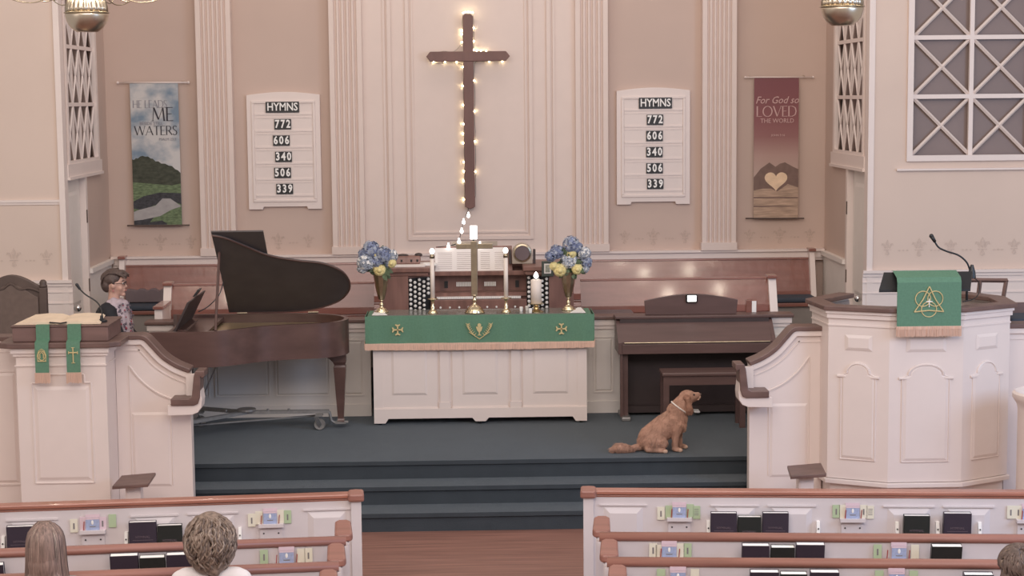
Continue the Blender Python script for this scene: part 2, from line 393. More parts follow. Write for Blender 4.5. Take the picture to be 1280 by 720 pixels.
# side walls of the chancel with door and lattice window
def motif(mb, cx, cz, sc, pl):
    # fleur-de-lis outline, pl maps (u,v)->(x,y,z)
    shapes = [[(0, .09), (.022, .05), (.012, 0), (0, -.01), (-.012, 0), (-.022, .05)],
              [(.015, 0), (.03, .045), (.06, .05), (.07, .02), (.055, .03), (.04, .015), (.028, -.01)],
              [(-.015, 0), (-.03, .045), (-.06, .05), (-.07, .02), (-.055, .03), (-.04, .015), (-.028, -.01)],
              [(-.04, -.018), (.04, -.018), (.04, -.028), (-.04, -.028)],
              [(-.01, -.03), (.01, -.03), (.025, -.07), (0, -.085), (-.025, -.07)]]
    for sh in shapes:
        mb.face(mb.pts([pl(cx+u*sc, cz+v*sc) for u, v in sh]))
def dash(mb, cx, cz, sc, pl):
    for dx in (-.045, 0, .045): mb.face(mb.pts([pl(cx+(dx+u)*sc, cz+v*sc) for u, v in ((-.018, 0), (0, .012), (.018, 0), (0, -.012))]))
for xs, n in (((-3.95, -3.55, -3.2), 0), ((-2.55, -2.2, -1.85), 0), ((1.8, 2.13, 2.5), 0), ((3.25, 3.6, 3.95), 0)):
    for i, x in enumerate(xs):
        mb = MB(); motif(mb, x, 2.02, 1.15 if i % 2 else .95, lambda u, v: (u, 4.998, v)); mb.build('stencil_motif', STEN, wb)
        if i < 2: mb = MB(); dash(mb, (x+xs[i+1])/2, 2.0, .9, lambda u, v: (u, 4.998, v)); mb.build('stencil_dash', STEN, wb)
for s in (-1, 1):
    side = 'left' if s < 0 else 'right'; X = 4.12*s; Xo = 4.26*s
    a, b = min(X, Xo), max(X, Xo)
    k = 1 if s < 0 else 2
    m = MB().box(a, b, 3.72, 5.15, .3, 2.87).box(a, b, 2.9, 5.15, 4.95, 6.2).box(a, b, 4.5, 5.15, 2.87, 4.95).box(a, b, 2.9, 3.0, 2.87, 4.95).box(a, b, 2.9, 5.15, 2.85, 2.98)
    struct(m, 'chancel_wall_'+side, WALLM)
    xi = X-s*.012
    # white frieze over the door, wainscot and its rail, corner casing
    lo = lambda u, v: (min(u, v), max(u, v))
    p = lo(X, X-s*.03)
    struct(MB().box(*p, 2.9, 4.55, 2.86, 3.0).box(*lo(X, X-s*.045), 2.9, 4.55, 2.84, 2.87), 'trim_%d' % (5+k), WHITE)
    struct(MB().box(*p, 3.74, 4.9, 1.28, 1.80).box(*lo(X, X-s*.06), 3.74, 4.9, 1.80, 1.85).box(*lo(X, X-s*.025), 3.74, 4.9, .48, 1.28), 'trim_%d' % (7+k), GREYW)
    # door
    d = struct(MB().box(*lo(X+s*.04, X+s*.08), 2.98, 3.66, .48, 2.84), 'door_%d' % k, GREYW)
    for z0, z1 in ((.62, 1.35), (1.5, 2.7)):
        q = MB(); x0 = X+s*.04
        q.loft([[(x0, 3.08, z0), (x0, 3.56, z0), (x0, 3.56, z1), (x0, 3.08, z1)], [(x0-s*.012, 3.12, z0+.04), (x0-s*.012, 3.52, z0+.04), (x0-s*.012, 3.52, z1-.04), (x0-s*.012, 3.12, z1-.04)]])
        struct(q, 'door_panel', GREYW, parent=d)
    struct(MB().ball((X-s*.03, 3.08, 1.50), .040).tube([(X+s*.05, 3.08, 1.50), (X-s*.02, 3.08, 1.50)], .018), 'door_knob', CHROME, parent=d, smooth=True)
    for z in (1.68, 2.42): struct(MB().box(*lo(X-s*.027, X-s*.036), 3.668, 3.69, z-.07, z+.07), 'hinge', DARK, parent=d)
    struct(MB().box(*lo(X+s*.1, X-s*.03), 3.67, 3.745, .48, 2.85), 'door_frame', WHITE, parent=d)
    # lattice window in the side wall
    wn = struct(MB().box(*lo(X+s*.07, X+s*.09), 3.0, 4.5, 2.98, 4.95), 'window_%d' % k, GLASSG)
    struct(MB().box(*lo(X-s*.02, X+s*.03), 3.0, 3.06, 2.98, 4.95).box(*lo(X-s*.02, X+s*.03), 4.42, 4.5, 2.98, 4.95).box(*lo(X-s*.02, X+s*.03), 3.06, 4.42, 2.98, 3.03), 'window_frame', WHITE, parent=wn)
    hx = X+s*.02; cw = .34
    for i in range(5):
        y = 3.06+cw*i
        if 0 < i < 4: struct(MB().box(*lo(hx-.012, hx+.012), y-.014, y+.014, 3.0, 4.95), 'lattice_bar', WHITE, parent=wn)
    for z in (3.61, 4.21, 4.81): struct(MB().box(*lo(hx-.014, hx+.014), 3.06, 4.42, z-.02, z+.02), 'lattice_bar', WHITE, parent=wn)
    for i in range(4):
        for j in range(3):
            y0, y1, z0 = 3.06+cw*i, 3.06+cw*(i+1), 3.01+.6*j
            struct(MB().tube([(hx, y0, z0), (hx, y1, z0+.6)], .014, 4), 'lattice_bar', WHITE, parent=wn)
            struct(MB().tube([(hx, y1, z0), (hx, y0, z0+.6)], .014, 4), 'lattice_bar', WHITE, parent=wn)
# nave front walls
def fwall(s):
    side = 'left' if s < 0 else 'right'; lo = lambda u, v: (min(u, v), max(u, v))
    m = MB()
    if s < 0: m.box(-6.6, -4.12, 2.78, 2.9, 0, 6.2)
    else:
        m.box(4.12, 4.53, 2.78, 2.9, 0, 6.2).box(4.53, 6.97, 2.78, 2.9, 0, 2.99).box(4.53, 6.97, 2.78, 2.9, 5.45, 6.2)
    w_ = struct(m, 'wall_front_'+side, WALLN)
    struct(MB().box(*lo(4.10*s, 4.16*s), 2.75, 2.9, .48, 6.2), 'trim_%d' % (10 if s < 0 else 11), WHITE)
    X1 = 6.6*s; p = lo(4.06*s, X1)
    t = struct(MB().box(*p, 2.755, 2.78, .48, 1.80).box(*p, 2.72, 2.78, 1.80, 1.83).box(*p, 2.74, 2.78, 1.765, 1.80).box(*p, 2.745, 2.757, 1.585, 1.60).box(*p, 2.745, 2.757, 1.70, 1.712), 'trim_%d' % (12 if s < 0 else 13), WHITE)
    for i in range(6):
        x = s*(4.32+.33*i)
        mb = MB(); motif(mb, x, 2.06, 1.15 if i % 2 else .95, lambda u, v: (u, 2.777, v)); mb.build('stencil_motif', STEN2, w_)
        mb = MB(); dash(mb, x+s*.165, 2.03, .9, lambda u, v: (u, 2.777, v)); mb.build('stencil_dash', STEN2, w_)
fwall(-1); fwall(1)
struct(MB().box(-6.6, -4.14, 2.755, 2.78, 2.625, 2.65).box(-6.6, -4.14, 2.768, 2.78, 2.60, 2.625), 'trim_14', WHITE)
# big lattice window on the right
wn = struct(MB().box(4.53, 6.97, 2.86, 2.88, 2.99, 5.45), 'window_3', GLASSG)
struct(MB().box(4.50, 4.56, 2.75, 2.80, 2.97, 5.45).box(4.50, 6.97, 2.75, 2.80, 2.95, 3.01).box(4.4, 6.97, 2.745, 2.78, 2.855, 2.875), 'window_frame', WHITE, parent=wn)
for i in range(4):
    x = 4.56+.605*i
    if i: struct(MB().box(x-.022, x+.022, 2.79, 2.83, 3.0, 5.45), 'lattice_bar', WHITE, parent=wn)
for j in range(1, 5):
    z = 3.01+.6*j
    struct(MB().box(4.55, 6.97, 2.79, 2.83, z-.022, z+.022), 'lattice_bar', WHITE, parent=wn)
for i in range(3):
    for j in range(3):
        x0, x1, z0 = 4.56+.605*i, 4.56+.605*(i+1), 3.01+.6*j
        struct(MB().tube([(x0, 2.815, z0), (x1, 2.815, z0+.6)], .019, 4), 'lattice_bar', WHITE, parent=wn)
        struct(MB().tube([(x1, 2.815, z0), (x0, 2.815, z0+.6)], .019, 4), 'lattice_bar', WHITE, parent=wn)

# choir tiers behind the low wall
struct(MB().box(-4.1, 4.1, 3.2, 5, PZ, .92), 'choir_tier', CARPET)
# low white wall (two halves) with wood cap
def lowwall(x0, x1, label, pans):
    t = thing('choir_screen_wall', label, 'low wall', ((x0+x1)/2, 2.2, PZ), 'low panelled walls before the choir')
    MB().box(x0, x1, 2.2, 2.3, PZ, 1.40).box(x0, x1, 2.185, 2.2, PZ, .60).build('wall_board', GREYW, t)
    MB().box(x0-.02, x1+.02, 2.17, 2.33, 1.37, 1.43).box(x0-.005, x1+.005, 2.185, 2.32, 1.33, 1.37).build('frieze', WHITE, t)
    MB().box(x0-.04, x1+.04, 2.14, 2.36, 1.43, 1.465).build('cap', CAPW, t, bevel=.008)
    for a, b in pans: MB().panel(a, b, .70, 1.24, 2.198, .01, .02).build('raised_panel', GREYW, t)
lowwall(-3.19, -1.0, 'white panelled low wall with brown cap behind the grand piano', ((-3.1, -2.62), (-2.54, -2.02), (-1.94, -1.42), (-1.34, -1.08)))
lowwall(1.15, 3.2, 'white panelled low wall with brown cap behind the upright digital piano', ((1.24, 1.42), (1.5, 2.0), (2.08, 2.58), (2.66, 3.1)))
APRON = mat('shaded_apron_paint', (.27, .235, .215), .7, var=.05)  # shade below the choir seats is put into this darker grey
# ================================================================== CHOIR PEWS
def choir_pew(x0, x1, y, zs, zt, label, lend, rend, arm=True, group='choir pews with wooden backs', lean=.34, eh=0, ew=.08):
    t = thing('choir_pew', label, 'pew', ((x0+x1)/2, y, PZ), group)
    # leaning back board: from (y+.0,zs) to (y+lean, zt)
    ln = (zt-zs)*lean
    MB().side([(y, zs-.02), (y+ln, zt), (y+ln+.03, zt), (y+.03, zs-.02)], x0, x1).build('backrest', CHOIR, t)
    MB().side([(y+ln-.012, zt-.012), (y+ln-.008, zt+.012), (y+ln+.045, zt+.012), (y+ln+.045, zt-.012)], x0, x1).build('top_rail', CHOIR, t, bevel=.006)
    MB().side([(y-.012, zs), (y-.006, zs+.065), (y+.03, zs+.065), (y+.03, zs)], x0, x1).build('lower_rail', CHOIR, t)
    MB().box(x0, x1, y-.46, y+.01, zs-.06, zs-.015).build('seat', CHOIR, t, bevel=.01)
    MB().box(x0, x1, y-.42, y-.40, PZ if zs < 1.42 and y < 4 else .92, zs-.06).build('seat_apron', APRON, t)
    for s, on in ((-1, lend), (1, rend)):
        if not on: continue
        x = x0 if s < 0 else x1; a, b = min(x, x+s*ew), max(x, x+s*ew)
        p = MB().side([(y-.06, zs-.02), (y+ln-.05, zt+eh), (y+ln+.05, zt+eh), (y+ln+.05, PZ if y < 4 else .92), (y-.06, PZ if y < 4 else .92)], a, b).build('end_post', WHITE, t)
        MB().side([(y+ln-.09, zt+eh), (y+ln-.09, zt+eh+.035), (y+ln+.08, zt+eh+.035), (y+ln+.08, zt+eh)], a-.012, b+.012).build('end_cap', CHOIR, t, bevel=.008)
        if arm:
            MB().box(a, b, y-.5, y-.06, PZ if y < 4 else .92, zs+.13).build('arm_post', WHITE, t)
            MB().box(a-.012, b+.012, y-.53, y-.03, zs+.13, zs+.165).build('armrest', CHOIR, t, bevel=.008)
    return t
# front choir row (two halves beside the organ), back row
choir_pew(-3.10, -1.0, 2.95, 1.42, 1.73, 'short wooden-backed choir pew left of the organ, in front of the long back pew', 1, 0, lean=.41)
choir_pew(1.16, 3.13, 2.95, 1.40, 1.73, 'short wooden-backed choir pew right of the organ, above the digital piano', 0, 1, arm=False, lean=.41)
choir_pew(-3.93, 3.91, 4.72, 1.335, 1.765, 'long reddish wooden choir pew along the back wall under the white rail', 1, 1, arm=False, lean=.31, eh=.085, ew=.06)
def cushion(x0, x1, y0, y1, z, th, label, m=NAVY, name='seat_cushion', grp='dark choir cushions'):
    o = MB().box(x0, x1, y0, y1, z, z+th).build(name, m, origin=((x0+x1)/2, (y0+y1)/2, z), bevel=min(.02, th*.45)); put(o, label, 'cushion', grp); return o
cushion(3.28, 3.90, 4.25, 4.63, 1.322, .055, 'navy cushion on the far right end of the back choir pew')
cushion(-3.90, -3.25, 4.25, 4.63, 1.322, .055, 'navy cushion on the far left end of the back choir pew, behind the pianist')
cushion(1.2, 1.68, 2.50, 2.88, 1.387, .055, 'flat dark grey cushion on the choir pew left of the digital piano', MAUVE)
# mauve cloth lying along the pew back behind the pianist
mb = MB(); n = 16; top = []
ys = []
for i in range(n+1):
    x = -3.88+.66*i/n; top.append((x, 1.53+.012*math.sin(i*1.9)+.006*math.sin(i*4.1)))
poly = top+[(-3.22, 1.385), (-3.88, 1.385)]
mb.prism(poly, 4.52, 4.60)
o = mb.build('folded_robe', MAUVE, origin=(-3.5, 4.56, 1.38), bevel=.01); put(o, 'mauve grey folded cloth resting against the back pew behind the pianist', 'cloth')

# ================================================================== ORGAN
T = thing('organ_console', 'wooden organ console with stop knobs behind the altar table', 'organ', (.07, 2.75, PZ))
MB().box(-.90, -.62, 2.42, 3.15, PZ, 1.86).build('side_cabinet', ORGW, T)
MB().box(.80, 1.05, 2.42, 3.15, PZ, 1.86).build('side_cabinet', ORGW, T)
MB().box(-.62, .80, 2.92, 3.15, PZ, 1.90).build('back_panel', ORGW, T)
MB().box(-.93, -.40, 2.40, 3.18, 1.90, 1.945).box(-.90, -.42, 2.43, 3.15, 1.86, 1.90).box(.54, 1.08, 2.40, 3.18, 1.90, 1.945).box(.56, 1.05, 2.43, 3.15, 1.86, 1.90).box(-.40, .56, 2.86, 3.18, 1.90, 1.945).build('top_shelf', ORGW, T, bevel=.006)
for s, xa, xb in ((-1, -.62, -.40), (1, .58, .80)):
    # angled stop jamb: outer edge near, inner edge further back
    ya, yb = (2.46, 2.62)
    P = [(xa, ya if s < 0 else yb), (xb, yb if s < 0 else ya), (xb, 2.95), (xa, 2.95)]
    j = MB().plan(P, 1.30, 1.855).build('stop_jamb', ORGW, T)
    MB().plan([(P[0][0], P[0][1]-.004), (P[1][0], P[1][1]-.004), P[1], P[0]], 1.42, 1.835).build('black_panel', BLACK, j)
    cols = 5; rows = 8
    for c in range(cols):
        t_ = (c+.5)/cols; x = xa+(xb-xa)*t_; y = (P[0][1]+(P[1][1]-P[0][1])*t_)-.004
        off = .024 if c % 2 else 0
        rr = rows if c < 4 or s > 0 else 4
        for r in range(rr):
            z = 1.815-off-r*.048
            b = MB().tube([(x, y, z), (x, y-.03, z)], .006, 6).ball((x, y-.032, z), (.0165, .009, .0165), 10, 6).build('stop_knob', PAGES, j, smooth=True)
# keydesk
MB().box(-.40, .58, 2.66, 2.95, 1.62, 1.66).box(-.40, .58, 2.70, 2.95, 1.44, 1.62).build('key_bed', ORGW, T)
MB().box(-.40, .58, 2.86, 2.92, 1.66, 1.83).build('fascia', ORGW, T)
MB().box(-.34, .52, 2.62, 2.80, 1.60, 1.622).build('white_keys', PAGES, T)
mb = MB()
k = 0
for i in range(46):
    x = -.335+i*.0187
    if i % 7 not in (2, 6): mb.box(x+.012, x+.022, 2.68, 2.80, 1.622, 1.635)
mb.build('black_keys', BLACK, T)
mb = MB()
for i in range(47): mb.box(-.340+i*.0187, -.3385+i*.0187, 2.617, 2.62, 1.60, 1.623)
mb.build('key_gaps', INK, T)
for a, b in ((-.14, .06), (.15, .27)):
    tb = MB().box(a, b, 2.845, 2.862, 1.705, 1.75).build('tab_row', PAGES, T)
    mb = MB(); n = int((b-a)/.016)
    for i in range(1, n): mb.box(a+i*(b-a)/n-.0015, a+i*(b-a)/n+.0015, 2.842, 2.846, 1.705, 1.75)
    mb.build('tab_gap', BRASSD, tb)
for x in (-.245, .49): MB().box(x-.018, x+.018, 2.848, 2.862, 1.69, 1.76).build('switch_plate', BLACK, T)
mb = MB().box(-.40, .58, 2.58, 2.68, 1.49, 1.595); mb.build('lower_key_rail', ORGW, T, bevel=.006)
for i in range(9): MB().lathe([(0, 0), (.011, 0), (.011, .012), (0, .014)], (0, 0, 0), 8).build('piston', PAGES, T, xf=Matrix.Translation((-.3+i*.095, 2.578, 1.52)) @ Matrix.Rotation(PI/2, 4, 'X'))
MB().box(-.62, .80, 2.55, 2.70, PZ, 1.40).build('kneeboard', ORGW, T)
# music desk
MB().box(-.42, .60, 2.70, 2.78, 1.83, 1.875).build('music_ledge', ORGW, T, bevel=.005)
MB().side([(2.76, 1.87), (2.86, 2.12), (2.875, 2.12), (2.785, 1.87)], -.345, .44).build('music_rest', ORGW, T)
def sheet(x0, x1, label):
    t = thing('sheet_music', label, 'sheet music', ((x0+x1)/2, 2.74, 1.88), 'open music on the organ')
    MB().side([(2.745, 1.875), (2.845, 2.105), (2.849, 2.105), (2.749, 1.875)], x0, x1).build('page', PAPER, t)
    mb = MB(); w = (x1-x0)
    for c in (0, 1):
        a = x0+.03+c*w*.5; b = a+w*.5-.05
        for i in range(9):
            v = .1+.085*i; y = 2.745+.1*v; z = 1.875+.23*v
            mb.side([(y-.002, z), (y-.002, z+.004), (y+.0005, z+.004), (y+.0005, z)], a, b)
    mb.build('printed_staves', mat('stave_grey', (.55, .47, .45), .8, var=0) if 'stave_grey' not in MATS else MATS['stave_grey'], t)
    return t
sheet(-.355, .035, 'open sheet music on the organ rest, left of the brass altar cross')
sheet(.085, .375, 'open sheet music on the organ rest, right of the brass altar cross')
# things on the organ
T = thing('mantel_clock', 'round-faced tan mantel clock on the right of the organ top', 'clock', (.535, 2.72, 1.945))
P = [(.435, 1.946), (.645, 1.946), (.645, 2.05)]+arc(.54, 2.055, .105, 0, 180, 14)+[(.435, 2.05)]
MB().prism(P, 2.68, 2.76).build('case', TAN, T, bevel=.008)
MB().lathe([(0, 0), (.092, 0), (.092, .010), (.078, .014), (.074, .004), (0, .004)], (0, 0, 0), 24).build('bezel', BRASSD, T, xf=Matrix.Translation((.54, 2.68, 2.058)) @ Matrix.Rotation(PI/2, 4, 'X'))
MB().lathe([(0, 0), (.074, 0), (.074, .003), (0, .003)], (0, 0, 0), 24).build('dial', MAUVE, T, xf=Matrix.Translation((.54, 2.676, 2.058)) @ Matrix.Rotation(PI/2, 4, 'X'))
for x in (.415, .665):
    o = MB().box(x-.012, x+.012, 2.70, 2.80, 1.946, 2.09).build('hymnal_spine', DPIB, origin=(x, 2.75, 1.946)); put(o, 'thin dark book upright on the organ %s of the mantel clock' % ('left' if x < .5 else 'right'), 'book', 'dark books beside the clock')
T = thing('picture_frame', 'small green framed picture leaning on the organ beside the right bouquet', 'picture frame', (.80, 2.4, 1.9))
mb = MB().box(.725, .845, 2.385, 2.40, 1.845, 2.0); mb.build('frame', FRG, T, bevel=.005)
MB().box(.75, .82, 2.38, 2.386, 1.875, 1.975).build('mat_board', PAPER, T); MB().box(.762, .808, 2.377, 2.381, 1.888, 1.962).build('picture', PIC, T)
T = thing('desk_box', 'dark brown box on white papers on the left of the organ top', 'box', (-.62, 2.7, 1.945))
MB().side([(2.6, 1.965), (2.62, 2.045), (2.78, 2.045), (2.8, 1.965)], -.76, -.50).build('box_body', ORGW, T, bevel=.012)
MB().ball((-.52, 2.70, 2.05), (.04, .05, .022)).ball((-.68, 2.70, 2.048), (.06, .06, .015)).build('box_contents', DPIB, T, smooth=True)
for i, x in enumerate((-.70, -.60, -.54)): MB().box(x, x+.018, 2.596, 2.61, 1.99, 2.012).build('latch', BLACK, T)
o = MB().box(-.78, -.45, 2.5, 2.82, 1.946, 1.964).build('paper_stack', PAPER, origin=(-.62, 2.66, 1.946)); put(o, 'loose white papers under the brown box on the organ', 'papers')

T = thing('booklet', 'white booklet lying on the left organ cheek below the bouquet', 'booklet', (-.74, 2.66, 1.965))
MB().box(-.47, -.34, 2.62, 2.80, 1.945, 1.965).build('cover', PAGES, T)
T = thing('light_tube', 'glowing white upright light behind the top of the altar cross', 'lamp', (.045, 2.82, 1.945))
MB().lathe([(.045, 0), (.045, .012), (.012, .02), (.012, .24)], (.045, 2.95, 1.945), 12).build('stem', BLACK, T)
MB().box(.008, .082, 2.935, 2.965, 2.185, 2.325).build('glowing_tube', GLOWW, T, bevel=.008)
for i, (x, z) in enumerate(((-.08, 2.13), (.19, 2.13))):
    o = MB().box(x-.1, x+.1, 2.90, 2.925, z-.185, z+.035).build('hymn_book', TAN, origin=(x, 2.91, z-.185)); put(o, 'tan book standing behind the music rest, %s of the altar cross' % ('left' if i == 0 else 'right'), 'book', 'books standing behind the music rest')

T = thing('hymn_box', 'small brown box with pale front on the low wall, right of the piano music rest', 'box', (2.83, 2.26, 1.467))
MB().box(2.77, 2.88, 2.22, 2.32, 1.467, 1.60).build('box_body', CHOIR, T, bevel=.006)
MB().box(2.825, 2.868, 2.212, 2.221, 1.478, 1.59).build('pale_face', PAGES, T)
# ================================================================== ALTAR TABLE
TZ = 1.545; AY0, AY1 = 1.68, 2.12
T = thing('altar_table', 'long white panelled altar table with three raised panels on casters', 'table', (.09, 1.9, PZ), )
XA, XB = -.945, 1.128
MB().box(XA+.02, XB-.02, AY0+.02, AY1, .62, TZ-.03).build('carcass', WHITE, T)
P = [(XA, .50), (XA+.11, .50), (XA+.14, .545), (.09-.08, .545), (.09-.05, .51), (.09+.05, .51), (.09+.08, .545), (XB-.14, .545), (XB-.11, .50), (XB, .50), (XB, .64), (XA, .64)]
MB().prism(P, AY0-.012, AY0+.03).build('plinth', WHITE, T)
MB().box(XA+.0, XA+.09, AY0, AY0+.03, .64, TZ-.03).box(XB-.09, XB, AY0, AY0+.03, .64, TZ-.03).box(XA, XB, AY0-.0, AY0+.03, 1.42, TZ-.03).box(XA, XA+.04, AY0, AY1, .52, TZ-.03).box(XB-.04, XB, AY0, AY1, .52, TZ-.03).build('stile_frame', WHITE, T)
cs = (-.5975, .09, .775)
for x in (-.255, .435): MB().box(x-.045, x+.045, AY0, AY0+.03, .64, TZ-.03).box(x-.055, x+.055, AY0-.006, AY0+.03, .64, .70).build('stile', WHITE, T)
for c in cs:
    q = MB().box(c-.27, c+.27, AY0+.006, AY0+.02, .645, 1.42).build('panel_ground', WHITE, T)
    MB().panel(c-.185, c+.185, .76, 1.40, AY0+.008, .012, .035, fr=False).build('raised_panel', WHITE, T)
    MB().box(c-.275, c+.275, AY0-.002, AY0+.012, .64, .652).build('bead', WHITE, T)
for x in (XA+.06, .09, XB-.06):
    MB().lathe([(0, -.012), (.028, -.012), (.028, .012), (0, .012)], (0, 0, 0), 14).build('caster', BLACK, T, xf=Matrix.Translation((x, AY0+.03, PZ+.028)) @ Matrix.Rotation(PI/2, 4, 'Y'))
    MB().box(x-.018, x+.018, AY0+.01, AY0+.05, PZ+.025, .545).build('caster_fork', CHROME, T)
MB().box(XA-.03, XB+.03, AY0-.02, AY1+.02, TZ-.03, TZ).build('table_top', WHITE, T, bevel=.005)
# green frontal cloth
T = thing('altar_frontal', 'green brocade cloth with gold crosses and peach fringe draped over the altar table', 'cloth', (.09, 1.9, TZ))
x0, x1, yf = -1.015, 1.195, AY0-.045
mb = MB(); mb.box(x0+.02, x1-.02, yf+.004, AY1, TZ, TZ+.008)
n = 60
rings = []
for k, z in enumerate((TZ+.008, 1.50, 1.42, 1.34, 1.285)):
    rings.append([(x0+(x1-x0)*i/n, yf-.004*k*(.5+.5*math.sin(i*.9))-.0, z-(.012*math.sin(i*PI/n) if k == 4 else 0)) for i in range(n+1)])
for a, b in zip(rings, rings[1:]):
    A, B = mb.pts(a), mb.pts(b)
    for i in range(n): mb.face([A[i], A[i+1], B[i+1], B[i]])
for xs in (x0, x1):
    mb.box(min(xs, xs+.006), max(xs, xs+.006), yf, AY1, 1.30, TZ+.006)
bmesh.ops.remove_doubles(mb.bm, verts=mb.bm.verts, dist=.0001)
mb.build('cloth', GREEN, T)
mb = MB(); n = 300
for i in range(n):
    x = x0-.005+(x1-x0+.01)*i/n; zt = 1.288-.012*math.sin(i*PI/n); zb = 1.228-.008*math.sin(i*PI/n)+random.uniform(-.004, .004)
    yy = yf-.012+random.uniform(-.004, .004)
    mb.box(x, x+.0072, yy-.003, yy+.003, zb, zt)
mb.box(x0-.005, x1+.005, yf-.016, yf-.004, 1.27, 1.29)
put(mb.build('fringe', FRING, T), kind='stuff')
mb = MB()
for x in (x0-.008, x1+.008):
    for i in range(50): y = yf+.44*i/50; mb.box(x-.003, x+.003, y, y+.007, 1.24+random.uniform(-.004, .004), 1.305)
put(mb.build('side_fringe', FRING, T), kind='stuff')
def cross_pattee(cx, cz, r):
    mb = MB()
    for k in range(4):
        a = k*PI/2; c_, s_ = math.cos(a), math.sin(a)
        R = lambda u, v: (cx+u*c_-v*s_, yf-.026, cz+u*s_+v*c_)
        L = [R(u, v) for u, v in ((-r*.1, 0), (-r*.12, r*.55), (-r*.45, r*.8), (-r*.35, r*.95), (0, r*.82), (r*.35, r*.95), (r*.45, r*.8), (r*.12, r*.55), (r*.1, 0))]
        mb.loft([L, [(x, yf-.02, z) for x, y, z in L]])
    return mb.build('embroidered_cross', GOLDT, T)
cross_pattee(-.70, 1.425, .058); cross_pattee(.88, 1.415, .058)
mb = MB()   # centre emblem: chalice with wheat wreath
cx, cz = .087, 1.415
for s in (-1, 1):
    path = [(cx+s*(.035+.075*math.sin(t*PI*.55)), yf-.022, cz-.068+.13*t) for t in [i/8 for i in range(9)]]
    mb.tube(path, .004, 5)
    for i in range(1, 8):
        p = path[i]
        for q in (-1, 1): mb.tube([p, (p[0]+q*.02, p[1], p[2]+.02)], [.005, .002], 5)
mb.tube([(cx-.1, yf-.022, cz-.02), (cx, yf-.022, cz-.09)], .004, 5).tube([(cx+.1, yf-.022, cz-.02), (cx, yf-.022, cz-.09)], .004, 5)
mb.prism([(cx-.032, cz+.03), (cx+.032, cz+.03), (cx+.02, cz-.01), (cx+.006, cz-.022), (cx+.006, cz-.045), (cx+.022, cz-.055), (cx-.022, cz-.055), (cx-.006, cz-.045), (cx-.006, cz-.022), (cx-.02, cz-.01)], yf-.024, yf-.014)
mb.prism(arc(cx, cz+.045, .018, 0, 340, 12), yf-.026, yf-.016)
mb.build('embroidered_chalice', GOLDT, T)
GT = mat('smoky_glass_top', (.20, .20, .175), .12, var=0, spec=.6)
o = MB().box(-.95, 1.12, AY0+.005, AY1-.01, TZ+.008, TZ+.014).build('glass_table_cover', GT, origin=(.09, 1.9, TZ)); put(o, 'smoky glass sheet covering the top of the altar table', 'glass sheet')
for i, (x, s) in enumerate(((-.90, 1), (1.07, -1))):
    mb = MB(); mb.plan([(x-s*.05, AY0+.01), (x+s*.10, AY0+.01), (x+s*.0, AY1-.02), (x-s*.03, AY1-.02)], TZ+.0145, TZ+.018)
    o = mb.build('linen_doily', PAGES, origin=(x, 1.9, TZ+.0145)); put(o, 'white linen triangle under the %s bouquet vase on the altar' % ('left' if i == 0 else 'right'), 'linen', 'linen triangles on the altar')
TT = TZ+.0145
# ---- candlesticks
def taper(x, label):
    t = thing('taper_candlestick', label, 'candlestick', (x, 1.79, TT), 'tall taper candles on the altar')
    c = (x, 1.79, TT)
    MB().lathe([(.0, 0), (.048, 0), (.05, .006), (.04, .014), (.04, .022), (.030, .03), (.020, .045), (.024, .06), (.016, .075), (.013, .11), (.018, .125), (.024, .135), (.05, .138), (.052, .143), (.02, .147), (.016, .16), (0, .16)], c, 24).build('holder', BRASS, t, smooth=True)
    MB().lathe([(0, .15), (.0215, .15), (.0205, .54), (0, .54)], c, 16).build('candle', CANDLE, t, smooth=True)
    MB().lathe([(0, .538), (.024, .538), (.024, .565), (.014, .572), (.012, .59), (0, .59)], c, 14).build('follower', BRASSD, t, smooth=True)
    MB().ball((x, 1.79, TT+.605), (.024, .024, .030), 12, 8).build('bulb', GLOWW, t, smooth=True)
taper(-.362, 'tall cream taper candle in brass holder left of the altar cross')
taper(.352, 'tall cream taper candle in brass holder right of the altar cross')
T = thing('pillar_candle', 'short thick lit pillar candle on a low brass stand, right side of the altar', 'candle', (.645, 1.79, TT))
c = (.645, 1.79, TT)
MB().lathe([(0, 0), (.07, 0), (.072, .008), (.045, .018), (.02, .03), (.032, .045), (.02, .058), (.03, .07), (.05, .076), (.078, .08), (.08, .087), (0, .087)], c, 10).build('stand', BRASS, T)
MB().lathe([(0, .087), (.052, .087), (.052, .315), (.044, .318), (0, .310)], c, 24).build('wax', CANDLE, T, smooth=True)
MB().tube([(c[0], c[1], TT+.31), (c[0], c[1], TT+.335)], .003, 5).build('wick', BLACK, T)
MB().lathe([(0, 0), (.014, .008), (.024, .024), (.022, .04), (.012, .058), (0, .072)], (c[0], c[1], TT+.325), 12).build('flame', GLOWW, T, smooth=True)
for i, (x, y) in enumerate(((.50, 1.86), (.585, 1.72), (.56, 1.92))):
    o = MB().lathe([(0, 0), (.014, 0), (.018, .04), (.015, .045), (.012, .01), (0, .01)], (x, y, TT), 10).build('communion_cup', PAGES, origin=(x, y, TT)); put(o, ('small white cup on the altar, farthest left of the pillar candle', 'small white cup on the altar just before the pillar candle foot', 'small white cup on the altar, behind the other two cups')[i], 'cup', 'small cups near the pillar candle')
